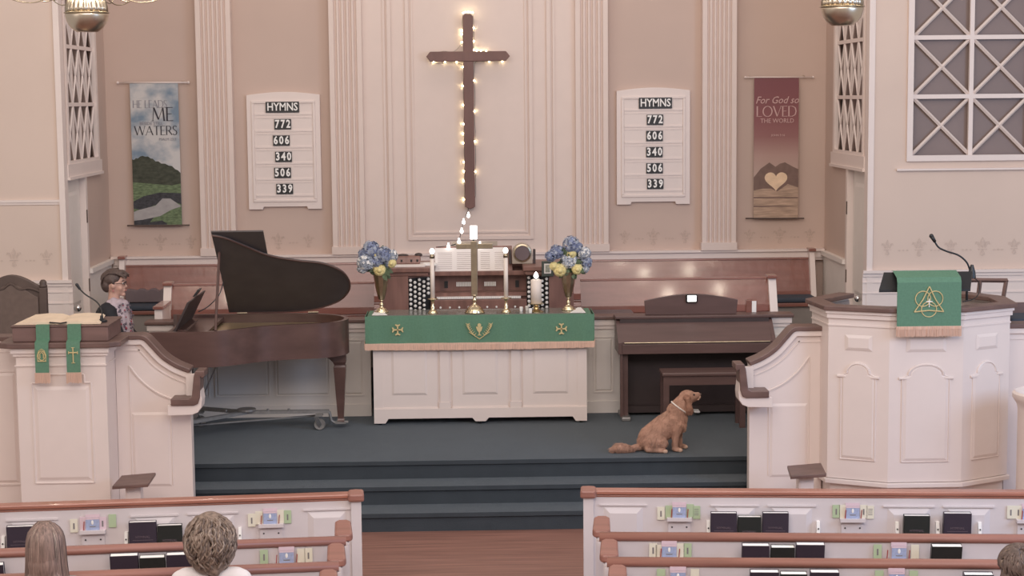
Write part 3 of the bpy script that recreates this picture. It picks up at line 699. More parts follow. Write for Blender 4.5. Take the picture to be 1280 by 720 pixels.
# ---- altar cross
T = thing('altar_cross', 'brass cross on a stepped round base in the middle of the altar', 'cross', (.045, 1.79, TT))
c = (.045, 1.79, TT)
MB().lathe([(0, 0), (.098, 0), (.10, .01), (.09, .022), (.092, .03), (.07, .045), (.065, .058), (.035, .072), (.022, .085), (.018, .11), (.026, .125), (.016, .14), (.014, .165), (.024, .175), (0, .18)], c, 28).build('stepped_base', BRASS, T, smooth=True)
MB().box(.045-.031, .045+.031, 1.775, 1.805, TT+.17, TT+.70).build('upright', BRASSD, T, bevel=.004)
MB().box(-.128, .228, 1.777, 1.803, TT+.625, TT+.675).build('crossbar', BRASSD, T, bevel=.004)
# ---- vases with flowers
def bouquet(x, seed, label):
    R = random.Random(seed)
    y = 1.93
    t = thing('brass_vase', label[0], 'vase', (x, y, TT), 'brass altar vases')
    c = (x, y, TT)
    MB().lathe([(0, 0), (.07, 0), (.072, .008), (.05, .018), (.052, .028), (.03, .042), (.016, .055), (.022, .07), (.022, .08), (.011, .092), (.011, .11), (.02, .12)], c, 24).build('foot', BRASS, t, smooth=True)
    MB().lathe([(.012, .115), (.03, .13), (.042, .17), (.062, .26), (.074, .345), (.082, .375), (.076, .375), (.066, .33), (.0, .3)], c, 10).build('bowl', BRASSD, t)
    f = thing('bouquet', label[1], 'bouquet', (x, y, TT+.34), 'altar bouquets')
    cx, cz = x+label[2], TT+.50
    hy = label[3]
    for k, (dx, dz, r, pale) in enumerate(hy):
        mb = MB(); cc = Vector((cx+dx, y-.06+R.uniform(-.02, .02), cz+dz))
        for i in range(150):
            a, b = R.uniform(0, 2*PI), R.uniform(-1, 1); h = math.sqrt(1-b*b)
            d = Vector((h*math.cos(a), h*math.sin(a), b))
            if d.y > .6: continue
            p = cc+d*r*R.uniform(.72, 1.12); e1 = d.orthogonal().normalized(); e2 = d.cross(e1); rr = r*R.uniform(.30, .46); ph = R.uniform(0, 1.5)
            for q in range(4):
                an = ph+q*PI/2; u = e1*math.cos(an)+e2*math.sin(an); v = -e1*math.sin(an)+e2*math.cos(an)
                mb.face(mb.pts([p, p+u*rr*.6+v*rr*.38+d*.004, p+u*rr-d*.002, p+u*rr*.6-v*rr*.38+d*.004]))
        mb.ball(cc, r*.5, 10, 7)
        hd = mb.build('hydrangea', PALEF if pale else BLUEF, f)
        mb = MB()
        for i in range(34):
            a, b = R.uniform(0, 2*PI), R.uniform(-1, 1); h = math.sqrt(1-b*b); d = Vector((h*math.cos(a), -abs(h*math.sin(a)), b))
            p = cc+d*r*1.13; e1 = d.orthogonal().normalized(); e2 = d.cross(e1); rr = r*R.uniform(.16, .26); ph = R.uniform(0, 1.5)
            for q in range(4):
                an = ph+q*PI/2; u = e1*math.cos(an)+e2*math.sin(an); v = -e1*math.sin(an)+e2*math.cos(an)
                mb.face(mb.pts([p, p+u*rr*.6+v*rr*.38, p+u*rr, p+u*rr*.6-v*rr*.38]))
        put(mb.build('pale_florets', PALEF if not pale else PAGES, hd), kind='stuff'); put(hd, kind='stuff')
    for dx, dz, r in label[4]:
        mb = MB(); cc = Vector((cx+dx, y-.10, cz+dz))
        r *= 1.25; mb.ball(cc, (r*.38, r*.5, r*.38), 8, 6)
        for ring, (n, rr, op) in enumerate(((3, r*.5, .5), (5, r*.95, .9), (6, r*1.35, 1.3))):
            for q in range(n):
                an = ring*.5+q*2*PI/n
                mb.ball(cc+Vector((math.cos(an)*rr*.5, .01*ring, math.sin(an)*rr*.5)), (r*.42, r*.10, r*.42), 8, 6, rot=Matrix.Rotation(op*.8, 3, Vector((-math.sin(an), 0, math.cos(an)))))
        mb.build('yellow_rose', YELF, f, smooth=True)
    for i in range(44):
        mb = MB(); a = R.uniform(0, 2*PI); rr = R.uniform(.02, .13)
        p = Vector((cx+math.cos(a)*rr*1.05, y-.03+R.uniform(-.05, .05), cz-.03+math.sin(a)*rr*.9))
        d = Vector((math.cos(a), -.3+R.uniform(-.3, .3), math.sin(a)*.8-.1)).normalized(); sd = d.cross(Vector((R.uniform(-.3, .3), 1, 0))).normalized()
        L = R.uniform(.06, .095); nn = d.cross(sd)*.006
        top = [p, p+d*L*.3+sd*L*.3+nn, p+d*L*.65+sd*L*.25+nn, p+d*L, p+d*L*.65-sd*L*.25+nn, p+d*L*.3-sd*L*.3+nn]
        mb.loft([top, [q-d.cross(sd)*.002 for q in top]]); mb.build('leaf', LEAF, f)
    mb = MB(); mb.ball((cx, y, cz-.05), (.10, .06, .10), 10, 8); mb.tube([(x, y, TT+.3), (cx, y, cz-.05)], .04, 8); mb.build('stems', LEAF, f)
bouquet(-.866, 3, ('tall flared brass vase at the left end of the altar', 'blue hydrangea and yellow rose bouquet in the left altar vase', -.03,
    ((-.06, .13, .075, 0), (.06, .07, .075, 0), (-.11, .0, .08, 1), (.0, .02, .07, 0), (.14, .06, .055, 1), (-.15, -.06, .045, 1), (-.13, .08, .05, 0), (.09, .0, .05, 0)),
    ((-.02, .075, .045), (.02, -.075, .058), (.135, -.01, .045))))
bouquet(.967, 5, ('tall flared brass vase at the right end of the altar', 'blue hydrangea and yellow rose bouquet in the right altar vase', .015,
    ((.01, .15, .075, 0), (-.13, .08, .065, 0), (-.01, -.01, .075, 1), (.14, .06, .06, 1), (.16, -.03, .055, 0), (-.19, .04, .05, 0), (.07, .12, .05, 0), (.15, -.09, .035, 1)),
    ((.01, .06, .05), (-.16, -.06, .04), (-.10, -.10, .06), (.07, -.09, .052))))

# ================================================================== WALL CROSS AND FAIRY LIGHTS
T = thing('wall_cross', 'large dark wooden cross hung on the white panelled wall', 'cross', (.02, 4.85, 2.40))
def beam(mb, p0, p1, w, y0, y1, horiz):
    e = .045
    if horiz: poly = [(p0, 0), (p0+e, w), (p1-e, w), (p1, 0), (p1-e, -w), (p0+e, -w)]; poly = [(x, 4.108+z) for x, z in poly]
    else: poly = [(.014-w, p0+.03), (.014-w, p1-.03), (.014-w+.025, p1), (.014+w-.025, p1), (.014+w, p1-.03), (.014+w, p0+.03), (.014, p0)]
    return mb.prism(poly, y0, y1)
CRW = mat('cross_wood', (.165, .082, .068), .45, var=.16, scale=(8, 8, 2))
beam(MB(), 2.375, 4.585, .058, 4.80, 4.875, False).build('upright', CRW, T, bevel=.006)
beam(MB(), -.462, .485, .056, 4.79, 4.87, True).build('crossbar', CRW, T, bevel=.006)
MB().box(-.03, .05, 4.87, 4.935, 3.9, 4.3).build('wall_mount', BLACK, T)
T = thing('fairy_lights', 'string of warm fairy lights around the wall cross, trailing down to the organ', 'string lights', (.02, 4.88, 2.2))
R = random.Random(4); pathL = []
L1 = [(.014-.075, 2.5+i*.093) for i in range(17)]
wire = [(-.01, 4.86, 2.38)]
bul = []
for i in range(15):
    z = 2.48+i*.108; wire.append((-.044+R.uniform(-.006, .004), 4.905, z))
    if i % 2 == 0 or i in (3, 7): bul.append((-.050+R.uniform(-.008, .0), 4.905, z))
for x in (-.12, -.25, -.38): wire.append((x, 4.885, 4.04)); bul.append((x, 4.905, 4.050))
for x in (-.3, -.15): wire.append((x, 4.888, 4.165))
for z in (4.27, 4.36, 4.40, 4.5): wire.append((-.05, 4.905, z)); bul.append((-.056, 4.905, z)) if z < 4.45 else None
for x in (-.035, -.01, .018, .045, .07): wire.append((x, 4.85, 4.595)); bul.append((x, 4.845, 4.60+R.uniform(-.005, .012)))
for z in (4.45, 4.3, 4.2): wire.append((.082, 4.905, z)); bul.append((.078, 4.905, z-.02))
for x in (.11, .16, .22): bul.append((x, 4.905, 4.168))
wire += [(.12, 4.888, 4.17), (.25, 4.888, 4.17), (.40, 4.888, 4.12), (.25, 4.888, 4.05), (.1, 4.888, 4.05)]
bul += [(.25, 4.905, 4.05), (.40, 4.905, 4.05)]
for i in range(13):
    z = 3.95-i*.115; wire.append((.080+R.uniform(-.004, .006), 4.905, z))
    if i % 3 == 1: bul.append((.078, 4.905, z))
wire += [(.07, 4.88, 2.5), (.0, 4.86, 2.39)]
MB().tube(cr(wire, 3), .0018, 5).build('wire', BLACK, T)
for b in bul: MB().ball(b, (.0065, .0065, .008), 8, 6).build('bulb', FAIRY, T)
tr = [(-.005, 4.86, 2.39), (-.012, 4.6, 2.37), (-.05, 3.9, 2.33), (-.075, 3.2, 2.28), (-.095, 3.0, 2.21), (-.115, 2.92, 2.155), (-.20, 2.88, 2.125), (-.27, 2.86, 2.12), (-.33, 2.86, 2.115)]
MB().tube(cr(tr, 4), .004, 6).build('trailing_wire', BLACK, T)
GLB = MATS['white_led_glow']
for b in ((-.006, 4.2, 2.345), (-.058, 3.6, 2.315), (-.078, 3.1, 2.255), (-.105, 2.86, 2.165), (-.215, 2.83, 2.118), (.11, 2.83, 2.13)):
    MB().ball(b, (.018, .018, .024), 10, 8).lathe([(.008, .02), (.008, .04)], b, 8).build('bulb', GLB, T, smooth=True)

# ================================================================== HYMN BOARDS
def hymn_board(x0, x1, z0, z1, rows, hx, hz, label, offs):
    y = 4.96; xc = (x0+x1)/2
    t = thing('hymn_board', label, 'hymn board', (xc, y, z0), 'white hymn number boards')
    top = [(x1-(x1-x0)*i/12, z1-.05+.035*math.sin(PI*i/12)) for i in range(13)]
    P = [(x0, z0), (x0+.16, z0), (x0+.17, z0+.03), (x1-.17, z0+.03), (x1-.16, z0), (x1, z0)]+[(x1, z1-.05)]+top[1:-1]+[(x0, z1-.05)]
    MB().prism(P, 4.955, 4.998).build('backboard', WHITE, t, bevel=.004)
    mb = MB(); a = .055
    for (xa, xb, za, zb) in ((x0+a, x1-a, z0+.085, z0+.115), (x0+a, x1-a, z1-.145, z1-.115), (x0+a, x0+a+.03, z0+.115, z1-.145), (x1-a-.03, x1-a, z0+.115, z1-.145)): mb.box(xa, xb, 4.940, 4.957, za, zb)
    mb.build('frame_moulding', WHITE, t, bevel=.005)
    for z in [hz]+rows:
        MB().box(x0+.09, x1-.09, 4.947, 4.957, z-.088, z-.068).build('slat_rail', WHITE, t)
        MB().box(x0+.09, x1-.09, 4.950, 4.957, z+.068, z+.078).build('slat_rail', WHITE, t)
    pl = MB().box(hx-.19, hx+.19, 4.938, 4.95, hz-.062, hz+.062).build('title_plate', BLACK, t)
    text('HYMNS', .125, hx, hz, 4.9365, PAGES, t, name='title', sx=.84, bold=.002).parent = t
    for z, s, dx in zip(rows, ('772', '606', '340', '506', '339'), offs):
        for i, ch in enumerate(s):
            x = hx+dx+(i-1)*.064
            MB().box(x-.031, x+.031, 4.938, 4.95, z-.062, z+.056).build('number_tile', BLACK, t)
            text(ch, .125, x, z-.003, 4.9365, PAGES, t, name='digit', sx=.78, bold=.004)
hymn_board(-2.52, -1.685, 2.39, 3.745, [3.365, 3.18, 2.995, 2.812, 2.628], -2.11, 3.556, 'white hymn board on the left, between fluted pilaster and white panelling', (0, -.02, .0, -.015, .005))
hymn_board(1.705, 2.55, 2.40, 3.755, [3.375, 3.19, 3.005, 2.82, 2.64], 2.15, 3.562, 'white hymn board on the right of the cross', (-.005, -.01, -.012, -.01, -.002))

# ================================================================== BANNERS
def flat(name, poly, y, m, t, th=.0012): return MB().prism(poly, y, y+th).build(name, m, t)
T = thing('blue_banner', 'tall banner of a green river valley under clouds, lettered HE LEADS ME, on the left', 'banner', (-3.55, 4.93, 2.22))
for x in (-3.9, -3.24): MB().tube([(x, 4.925, 3.848), (x, 4.996, 3.86)], .005, 6).build('wall_hook', BRASSD, T)
bx0, bx1 = -3.83, -3.285
mb = MB(); ring = [];
mb.box(bx0, bx1, 4.932, 4.936, 2.225, 3.845); mb.build('cloth', SKYP, T)
MB().tube([(-3.96, 4.93, 3.85), (-3.17, 4.93, 3.845)], .009, 8).ball((-3.965, 4.93, 3.85), .017).ball((-3.165, 4.93, 3.845), .017).build('top_rod', WHITE, T, smooth=True)
MB().tube([(-3.91, 4.93, 2.225), (-3.20, 4.93, 2.222)], .009, 8).build('bottom_rod', DARK, T)
Y = 4.9305
flat('printed_hill', [(bx0, 2.98)]+[(bx0+.55*u, z) for u, z in ((.04, 2.975), (.08, 2.995), (.12, 2.99), (.17, 3.012), (.22, 3.02), (.27, 3.01), (.33, 3.012), (.38, 2.99), (.43, 2.985), (.48, 2.955), (.54, 2.955), (.6, 2.93), (.68, 2.928), (.75, 2.905), (.82, 2.90), (.88, 2.865), (.94, 2.85), (.99, 2.82))]+[(bx1, 2.6), (bx0, 2.6)], Y-.001, HILLP, T)
flat('printed_meadow', [(bx0, 2.72), (bx0+.2, 2.70), (bx1-.1, 2.68), (bx1, 2.70), (bx1, 2.225), (bx0, 2.225)], Y-.002, GRASP, T)
flat('printed_bank', [(bx0, 2.50), (bx0+.12, 2.56), (bx0+.3, 2.60), (bx1, 2.59), (bx1, 2.46), (bx0+.4, 2.52), (bx0+.28, 2.47), (bx0+.1, 2.40), (bx0, 2.42)], Y-.003, ROCKP, T)
flat('printed_river', [(bx0+.05, 2.40), (bx0+.25, 2.45), (bx0+.33, 2.53), (bx0+.42, 2.53), (bx1, 2.44), (bx1-.12, 2.40), (bx0+.3, 2.33), (bx0+.1, 2.29), (bx0, 2.28), (bx0, 2.38)], Y-.004, RIVP, T)
flat('printed_bank', [(bx0, 2.32), (bx0+.14, 2.37), (bx0+.25, 2.34), (bx0+.18, 2.26), (bx0+.32, 2.28), (bx0+.38, 2.24), (bx0+.36, 2.226), (bx0, 2.226)], Y-.003, ROCKP, T)
serif('HE LEADS', .082, -3.61, 3.605, Y-.002, PRG, T, sx=.98)
serif('ME', .15, -3.47, 3.49, Y-.002, PRK, T, sx=1.1)
text('BESIDE STILL', .05, -3.60, 3.385, Y-.002, PRG, T, sx=.95)
serif('WATERS', .10, -3.55, 3.305, Y-.002, PRK, T, sx=1.15)
text('PSALM 23:2', .04, -3.42, 3.205, Y-.002, PRG, T)
T = thing('red_banner', 'tall dusky red banner with hands forming a heart, lettered LOVED, right side', 'banner', (3.54, 4.93, 2.22))
for x in (3.24, 3.86): MB().tube([(x, 4.925, 3.848), (x, 4.996, 3.86)], .005, 6).build('wall_hook', BRASSD, T)
bx0, bx1 = 3.283, 3.797
MB().box(bx0, bx1, 4.932, 4.936, 2.23, 3.845).build('cloth', REDP, T)
MB().tube([(3.18, 4.93, 3.846), (3.96, 4.93, 3.84)], .008, 8).ball((3.18, 4.93, 3.846), .014).ball((3.96, 4.93, 3.84), .014).build('top_rod', WHITE, T, smooth=True)
MB().tube([(3.19, 4.93, 2.228), (3.87, 4.93, 2.222)], .009, 8).build('bottom_rod', DARK, T)
flat('printed_sea', [(bx0, 2.62), (bx1, 2.62), (bx1, 2.23), (bx0, 2.23)], Y-.002, SEAP, T)
cx = 3.54
heart = [(cx+.125*math.sin(t)**3*1.05, 2.665+.0095*(13*math.cos(t)-5*math.cos(2*t)-2*math.cos(3*t)-math.cos(4*t))*.8) for t in [i*2*PI/40 for i in range(40)]]
flat('printed_hands', [(bx0, 2.70), (bx0+.08, 2.80), (bx0+.18, 2.87), (bx0+.25, 2.82), (bx0+.3, 2.855), (bx0+.36, 2.87), (bx0+.45, 2.82), (bx1, 2.79), (bx1, 2.58), (bx1-.12, 2.62), (bx0+.33, 2.575), (bx0+.27, 2.535), (bx0+.2, 2.57), (bx0+.1, 2.57), (bx0, 2.55)], Y-.003, HANDP, T)
flat('printed_heart_glow', heart, Y-.004, SUNP, T)
flat('printed_ripple', [(bx0, 2.475), (bx1, 2.47), (bx1, 2.455), (bx0, 2.46)], Y-.003, HANDP, T)
flat('printed_ripple', [(bx0, 2.375), (bx1-.1, 2.37), (bx1, 2.36), (bx0, 2.36)], Y-.003, HANDP, T)
text('For God so', .115, 3.545, 3.58, Y-.002, PRL, T, shear=.35, sx=.92)
serif('LOVED', .115, 3.54, 3.455, Y-.002, PRL, T, sx=1.12)
text('THE WORLD', .072, 3.55, 3.345, Y-.002, PRL, T, sx=.93)
text('JOHN 3:16', .035, 3.56, 3.18, Y-.002, PRL, T)
# ================================================================== GRAND PIANO
T = thing('grand_piano', 'walnut baby grand piano with its lid propped open on the left of the chancel', 'piano', (-2.1, 1.5, PZ))
near = cr([(-2.93, .74, 0), (-2.52, .74, 0), (-2.30, .78, 0), (-2.10, .93, 0), (-1.90, 1.09, 0), (-1.65, 1.18, 0), (-1.40, 1.24, 0), (-1.23, 1.38, 0), (-1.17, 1.57, 0), (-1.20, 1.75, 0), (-1.32, 1.92, 0), (-1.55, 2.04, 0), (-1.85, 2.08, 0), (-2.3, 2.08, 0)], 5)
outl = [(x, y) for x, y, z in near]+[(-2.93, 2.08)]
ZB, ZT = 1.215, 1.545
def inset(P, d):
    out = []; n = len(P); A = sum(P[i][0]*P[(i+1) % n][1]-P[(i+1) % n][0]*P[i][1] for i in range(n)); sg = 1 if A > 0 else -1
    for i in range(n):
        a, b, c = Vector(P[i-1]), Vector(P[i]), Vector(P[(i+1) % n])
        t1 = (b-a).normalized() if (b-a).length else (c-b).normalized(); t2 = (c-b).normalized() if (c-b).length else t1
        nn = Vector((-(t1.y+t2.y), t1.x+t2.x)); nn = nn.normalized() if nn.length else Vector((0, 0))
        k = max(.5, nn.dot(Vector((-t1.y, t1.x)))); out.append(tuple(b+nn*sg*d/k))
    return out
inn = inset(outl, .045)
# rim: open ring from cheek to cheek
mb = MB()
def rim(mb, outl, inn, z0, z1):
    a = mb.pts([(x, y, z0) for x, y in outl]); b = mb.pts([(x, y, z1) for x, y in outl]); c = mb.pts([(x, y, z1) for x, y in inn]); d = mb.pts([(x, y, z0) for x, y in inn])
    n = len(outl)
    for i in range(n-1):
        j = i+1
        mb.face([a[i], a[j], b[j], b[i]]); mb.face([b[i], b[j], c[j], c[i]]); mb.face([c[i], c[j], d[j], d[i]]); mb.face([d[i], d[j], a[j], a[i]])
    mb.face([a[0], b[0], c[0], d[0]]); mb.face([a[-1], b[-1], c[-1], d[-1]])
rim(mb, outl, inn, ZB, ZT)
smooth_auto(mb.build('rim', PIANO, T))
MB().plan([(-2.88, .79)]+inn[4:-4]+[(-2.88, 2.03)], ZB-.0, ZB+.03).build('bottom_board', PIANO, T)
MB().box(-2.97, -2.66, .79, 2.03, ZB+.005, ZB+.10).build('key_bed', PIANO, T)
kb = MB().box(-2.955, -2.80, .86, 1.96, ZB+.10, ZB+.125).build('white_keys', PAGES, T)
mb = MB()
for i in range(50):
    if i % 7 not in (2, 6): mb.box(-2.88, -2.80, .878+i*.0216, .889+i*.0216, ZB+.125, ZB+.137)
mb.build('black_keys', BLACK, T)
MB().side([(.79, ZB+.1), (2.03, ZB+.1), (2.03, ZT-.03), (.79, ZT-.03)], -2.80, -2.77).build('fallboard', PIANO, T)
GOLDP = mat('gold_plate', (.55, .42, .25), .35, .6, var=.1)
MB().plan(inset(outl, .05)[6:-6]+[(-2.45, 2.03), (-2.45, .80)], ZT-.10, ZT-.085).build('iron_plate', GOLDP, T)
MB().box(-2.76, -2.43, .79, 2.03, ZT-.06, ZT-.03).build('front_cover', PIANO, T)
# lid: hinge line y=2.09, opened
HY, HZ, AN = 2.08, ZT+.012, math.radians(39)
def lidxf(): return Matrix.Translation((0, HY, HZ)) @ Matrix.Rotation(-AN, 4, 'X') @ Matrix.Translation((0, -HY, 0))
lp = [(x, y) for x, y in outl if x > -2.38]
lp = [(-2.38, .745)]+lp; lp = lp+[(-2.38, 2.08)]
lp = [(x+.012, y-.008) if y < 2 else (x, y) for x, y in lp]
mb = MB().plan(lp, 0, .018); lid = mb.build('lid', LIDM, T, xf=lidxf())
MB().plan([(-2.38, .72), (-2.38, 2.07), (-1.90, 2.07), (-1.90, .72)], .024, .040).build('front_lid_flap', LIDM, T, xf=lidxf())
pj = lambda x, y: tuple(lidxf() @ Vector((x, y, 0)))
mb = MB(); mb.tube([pj(x, y) for x, y in lp[:-1]], .009, 6); mb.build('lid_edge', PIANO, T)
MB().tube([(-2.33, .80, ZT), pj(-2.34, 1.02)], .013, 8).build('prop_stick', PIANO, T)
for x in (-2.25, -1.55): MB().tube([(x-.05, 2.08, ZT+.004), (x+.05, 2.08, ZT+.004)], .01, 8).build('hinge', BRASSD, T)
# music desk facing the player
MB().loft([[(-2.74, .92, ZT-.03), (-2.74, 1.92, ZT-.03), (-2.60, 1.92, ZT+.25), (-2.60, .92, ZT+.25)], [(-2.72, .92, ZT-.03), (-2.72, 1.92, ZT-.03), (-2.58, 1.92, ZT+.25), (-2.58, .92, ZT+.25)]]).build('music_desk', DPIB, T)
MB().box(-2.74, -2.64, 1.02, 1.78, ZT-.03, ZT-.015).build('desk_ledge', PIANO, T)
def pleg(x, y):
    l = MB().loft([[(x+sx*w, y+sy*w, z) for sx, sy in ((-1, -1), (1, -1), (1, 1), (-1, 1))] for w, z in ((.062, ZB), (.062, 1.13), (.05, 1.10), (.058, 1.08), (.028, .575), (.034, .56), (.030, .545))]).build('leg', PIANO, T)
    MB().prism([(x-.17, ZB), (x-.17, ZB-.02), (x-.10, ZB-.05), (x-.06, ZB-.09), (x+.06, ZB-.09), (x+.06, ZB)], y-.05, y+.05).build('leg_bracket', PIANO, l)
    return l
pleg(-1.26, 1.58); pleg(-2.80, .92); pleg(-2.80, 1.90)
ly = MB().box(-2.70, -2.66, 1.30, 1.34, .68, ZB).box(-2.70, -2.66, 1.50, 1.54, .68, ZB).box(-2.73, -2.63, 1.26, 1.58, .62, .68).build('pedal_lyre', PIANO, T)
for y in (1.34, 1.42, 1.50): MB().box(-2.84, -2.73, y-.012, y+.012, .64, .655).build('pedal', BRASS, ly)
MB().tube([(-2.38, 1.42, ZB), (-2.64, 1.42, .66)], .007, 6).build('lyre_brace', STEEL, T)
for x, z in ((-2.57, 0),):
    T2 = thing('tablet', 'small dark tablet propped on top of the grand piano music desk', 'tablet', (x, 1.42, ZT+.25))
    MB().loft([[(-2.62, 1.36, ZT+.252), (-2.62, 1.52, ZT+.252), (-2.57, 1.52, ZT+.32), (-2.57, 1.36, ZT+.32)], [(-2.60, 1.36, ZT+.252), (-2.60, 1.52, ZT+.252), (-2.55, 1.52, ZT+.315), (-2.55, 1.36, ZT+.315)]]).build('body', BLACK, T2)
    MB().tube(cr([(-2.58, 1.44, ZT+.10), (-2.50, 1.5, ZT+.14), (-2.40, 1.55, ZT+.24), (-2.36, 1.6, ZT+.36)], 5), .005, 6).build('cable', BLACK, T2)
# dolly
T = thing('piano_dolly', 'grey steel wheeled dolly carrying the grand piano legs', 'dolly', (-2.1, 1.5, PZ))
hub = (-2.15, 1.45)
for (x, y) in ((-1.26, 1.56), (-2.80, .92), (-2.80, 1.90)):
    dx, dy = x-hub[0], y-hub[1]; L = math.hypot(dx, dy); ux, uy = dx/L, dy/L; nx, ny = -uy*.022, ux*.022
    e = (x-ux*.11, y-uy*.11)
    for off in (-1, 1):
        ox, oy = nx*off, ny*off
        MB().loft([[(hub[0]+ox-nx*.4, hub[1]+oy-ny*.4, zz) for zz in (.655, .685)]+[(hub[0]+ox+nx*.4, hub[1]+oy+ny*.4, zz) for zz in (.685, .655)], [(e[0]+ox-nx*.4, e[1]+oy-ny*.4, zz) for zz in (.635, .665)]+[(e[0]+ox+nx*.4, e[1]+oy+ny*.4, zz) for zz in (.665, .635)]]).build('arm_bar', STEEL, T)
    MB().tube([(e[0], e[1], .65), (e[0]+ux*.02, e[1]+uy*.02, .56), (x-ux*.06, y-uy*.06, .54), (x+ux*.07, y+uy*.07, .54)], .014, 8).build('foot_cradle', STEEL, T)
    MB().box(x-.05, x+.05, y-.05, y+.05, .532, .546).build('foot_plate', STEEL, T)
    cx_, cy_ = x-ux*.20, y-uy*.20-.05
    w_ = MB().lathe([(0, -.015), (.03, -.016), (.05, -.018), (.055, -.01), (.055, .01), (.05, .018), (.03, .016), (0, .015)], (0, 0, 0), 20).build('caster_wheel', STEEL, T, xf=Matrix.Translation((cx_, cy_, PZ+.056)) @ Matrix.Rotation(PI/2, 4, 'X'))
    MB().prism([(cx_-.05, PZ+.13), (cx_-.02, PZ+.15), (cx_+.02, PZ+.06), (cx_+.0, PZ+.03), (cx_-.02, PZ+.045)], cy_-.027, cy_-.021).build('caster_fork', CHROME, w_)
    MB().box(cx_-.04, cx_+.03, cy_-.03, cy_+.06, PZ+.135, .635).build('caster_mount', STEEL, T)
MB().lathe([(0, 0), (.09, 0), (.09, .02), (0, .02)], (hub[0], hub[1], .685), 16).build('hub_plate', STEEL, T)
for x in (-1.75, -1.95, -2.35): MB().lathe([(0, 0), (.012, 0), (.012, .02), (0, .02)], (x, 1.475, .675), 8).build('bolt', STEEL, T)
MB().tube([(-2.7, 1.15, .60), (-1.45, 1.62, .60)], .010, 6).build('tie_rod', STEEL, T)
# piano bench (mostly hidden)
T = thing('piano_bench', 'dark piano bench under the pianist at the grand piano', 'bench', (-3.42, 1.45, PZ))
MB().box(-3.60, -3.24, 1.10, 1.80, 1.03, 1.08).build('seat', PIANO, T, bevel=.012)
for x in (-3.56, -3.28):
    for y in (1.14, 1.76): MB().box(x-.022, x+.022, y-.022, y+.022, PZ, 1.03).build('leg', PIANO, T)

# ================================================================== DIGITAL PIANO
T = thing('digital_piano', 'dark rosewood upright digital piano with arched music rest on the right', 'piano', (2.2, 1.93, PZ))
X0, X1 = 1.44, 2.985
MB().side([(1.72, 1.14), (1.72, 1.25), (1.98, 1.44), (2.14, 1.47), (2.14, 1.14)], X0, X0+.035).build('side_cheek', DPIA, T)
MB().side([(1.72, 1.14), (1.72, 1.25), (1.98, 1.44), (2.14, 1.47), (2.14, 1.14)], X1-.035, X1).build('side_cheek', DPIA, T)
MB().box(X0-.012, X1+.012, 1.95, 2.15, 1.455, 1.485).build('top_board', DPIA, T, bevel=.008)
MB().side([(1.735, 1.235), (1.96, 1.405), (1.96, 1.425), (1.735, 1.255)], X0+.035, X1-.035).build('key_cover', DPIA, T)
MB().box(X0+.035, X1-.035, 1.95, 2.13, 1.36, 1.455).build('panel_face', DPIB, T)
MB().tube([(X0+.06, 1.728, 1.25), (X1-.06, 1.728, 1.25)], .007, 8).build('cover_handle', BRASSD, T)
MB().box(X0+.035, X1-.035, 1.725, 2.12, 1.14, 1.235).build('key_slip', DPIA, T, bevel=.004)
MB().box(X0+.05, X0+.10, 1.80, 2.13, PZ+.03, 1.14).build('side_leg', DPIA, T)
MB().box(X1-.10, X1-.05, 1.80, 2.13, PZ+.03, 1.14).build('side_leg', DPIA, T)
for x in (X0+.03, X1-.12): MB().box(x, x+.09, 1.70, 2.15, PZ, PZ+.04).build('foot', STEEL, T, bevel=.01)
MB().box(X0+.02, X0+.045, 1.75, 1.79, PZ+.04, 1.14).build('front_post', DPIA, T)
MB().box(X0+.10, X1-.10, 2.08, 2.11, PZ+.04, 1.14).build('back_panel', DPIB, T)
pr = MB().box(X0+.10, X1-.10, 1.98, 2.06, PZ+.035, PZ+.10).build('pedal_rail', DPIB, T)
for x in (2.13, 2.23): MB().box(x-.028, x+.028, 1.86, 1.98, PZ+.045, PZ+.065).build('pedal', PAGES, pr, bevel=.006)
P = [(1.735, 1.485), (2.64, 1.485), (2.655, 1.63)]+[(2.655-.93*i/14, 1.63+.062*math.sin(PI*i/14)) for i in range(1, 14)]+[(1.725, 1.63)]
MB().prism(P, 2.03, 2.05).build('music_rest', DPIA, T, bevel=.006)
T = thing('clip_light', 'small glowing white light clipped to the digital piano music rest', 'lamp', (2.19, 2.02, 1.66))
MB().box(2.135, 2.25, 2.0, 2.028, 1.605, 1.69).build('casing', BLACK, T, bevel=.012)
MB().box(2.15, 2.235, 1.993, 2.001, 1.618, 1.678).build('light_panel', GLOWW, T, bevel=.006)
T = thing('keyboard_bench', 'dark wooden bench in front of the digital piano behind the dog', 'bench', (2.22, 1.5, PZ))
bx0, bx1 = 1.83, 2.62
MB().box(bx0-.01, bx1+.01, 1.28, 1.60, .985, 1.02).build('seat', DPIA, T, bevel=.01)
MB().box(bx0+.01, bx1-.01, 1.30, 1.32, .90, .985).box(bx0+.01, bx1-.01, 1.56, 1.58, .90, .985).build('apron', DPIA, T)
for x in (bx0+.03, bx1-.03):
    for y in (1.32, 1.565): MB().box(x-.028, x+.028, y-.022, y+.022, PZ, .985).build('leg', DPIA, T)
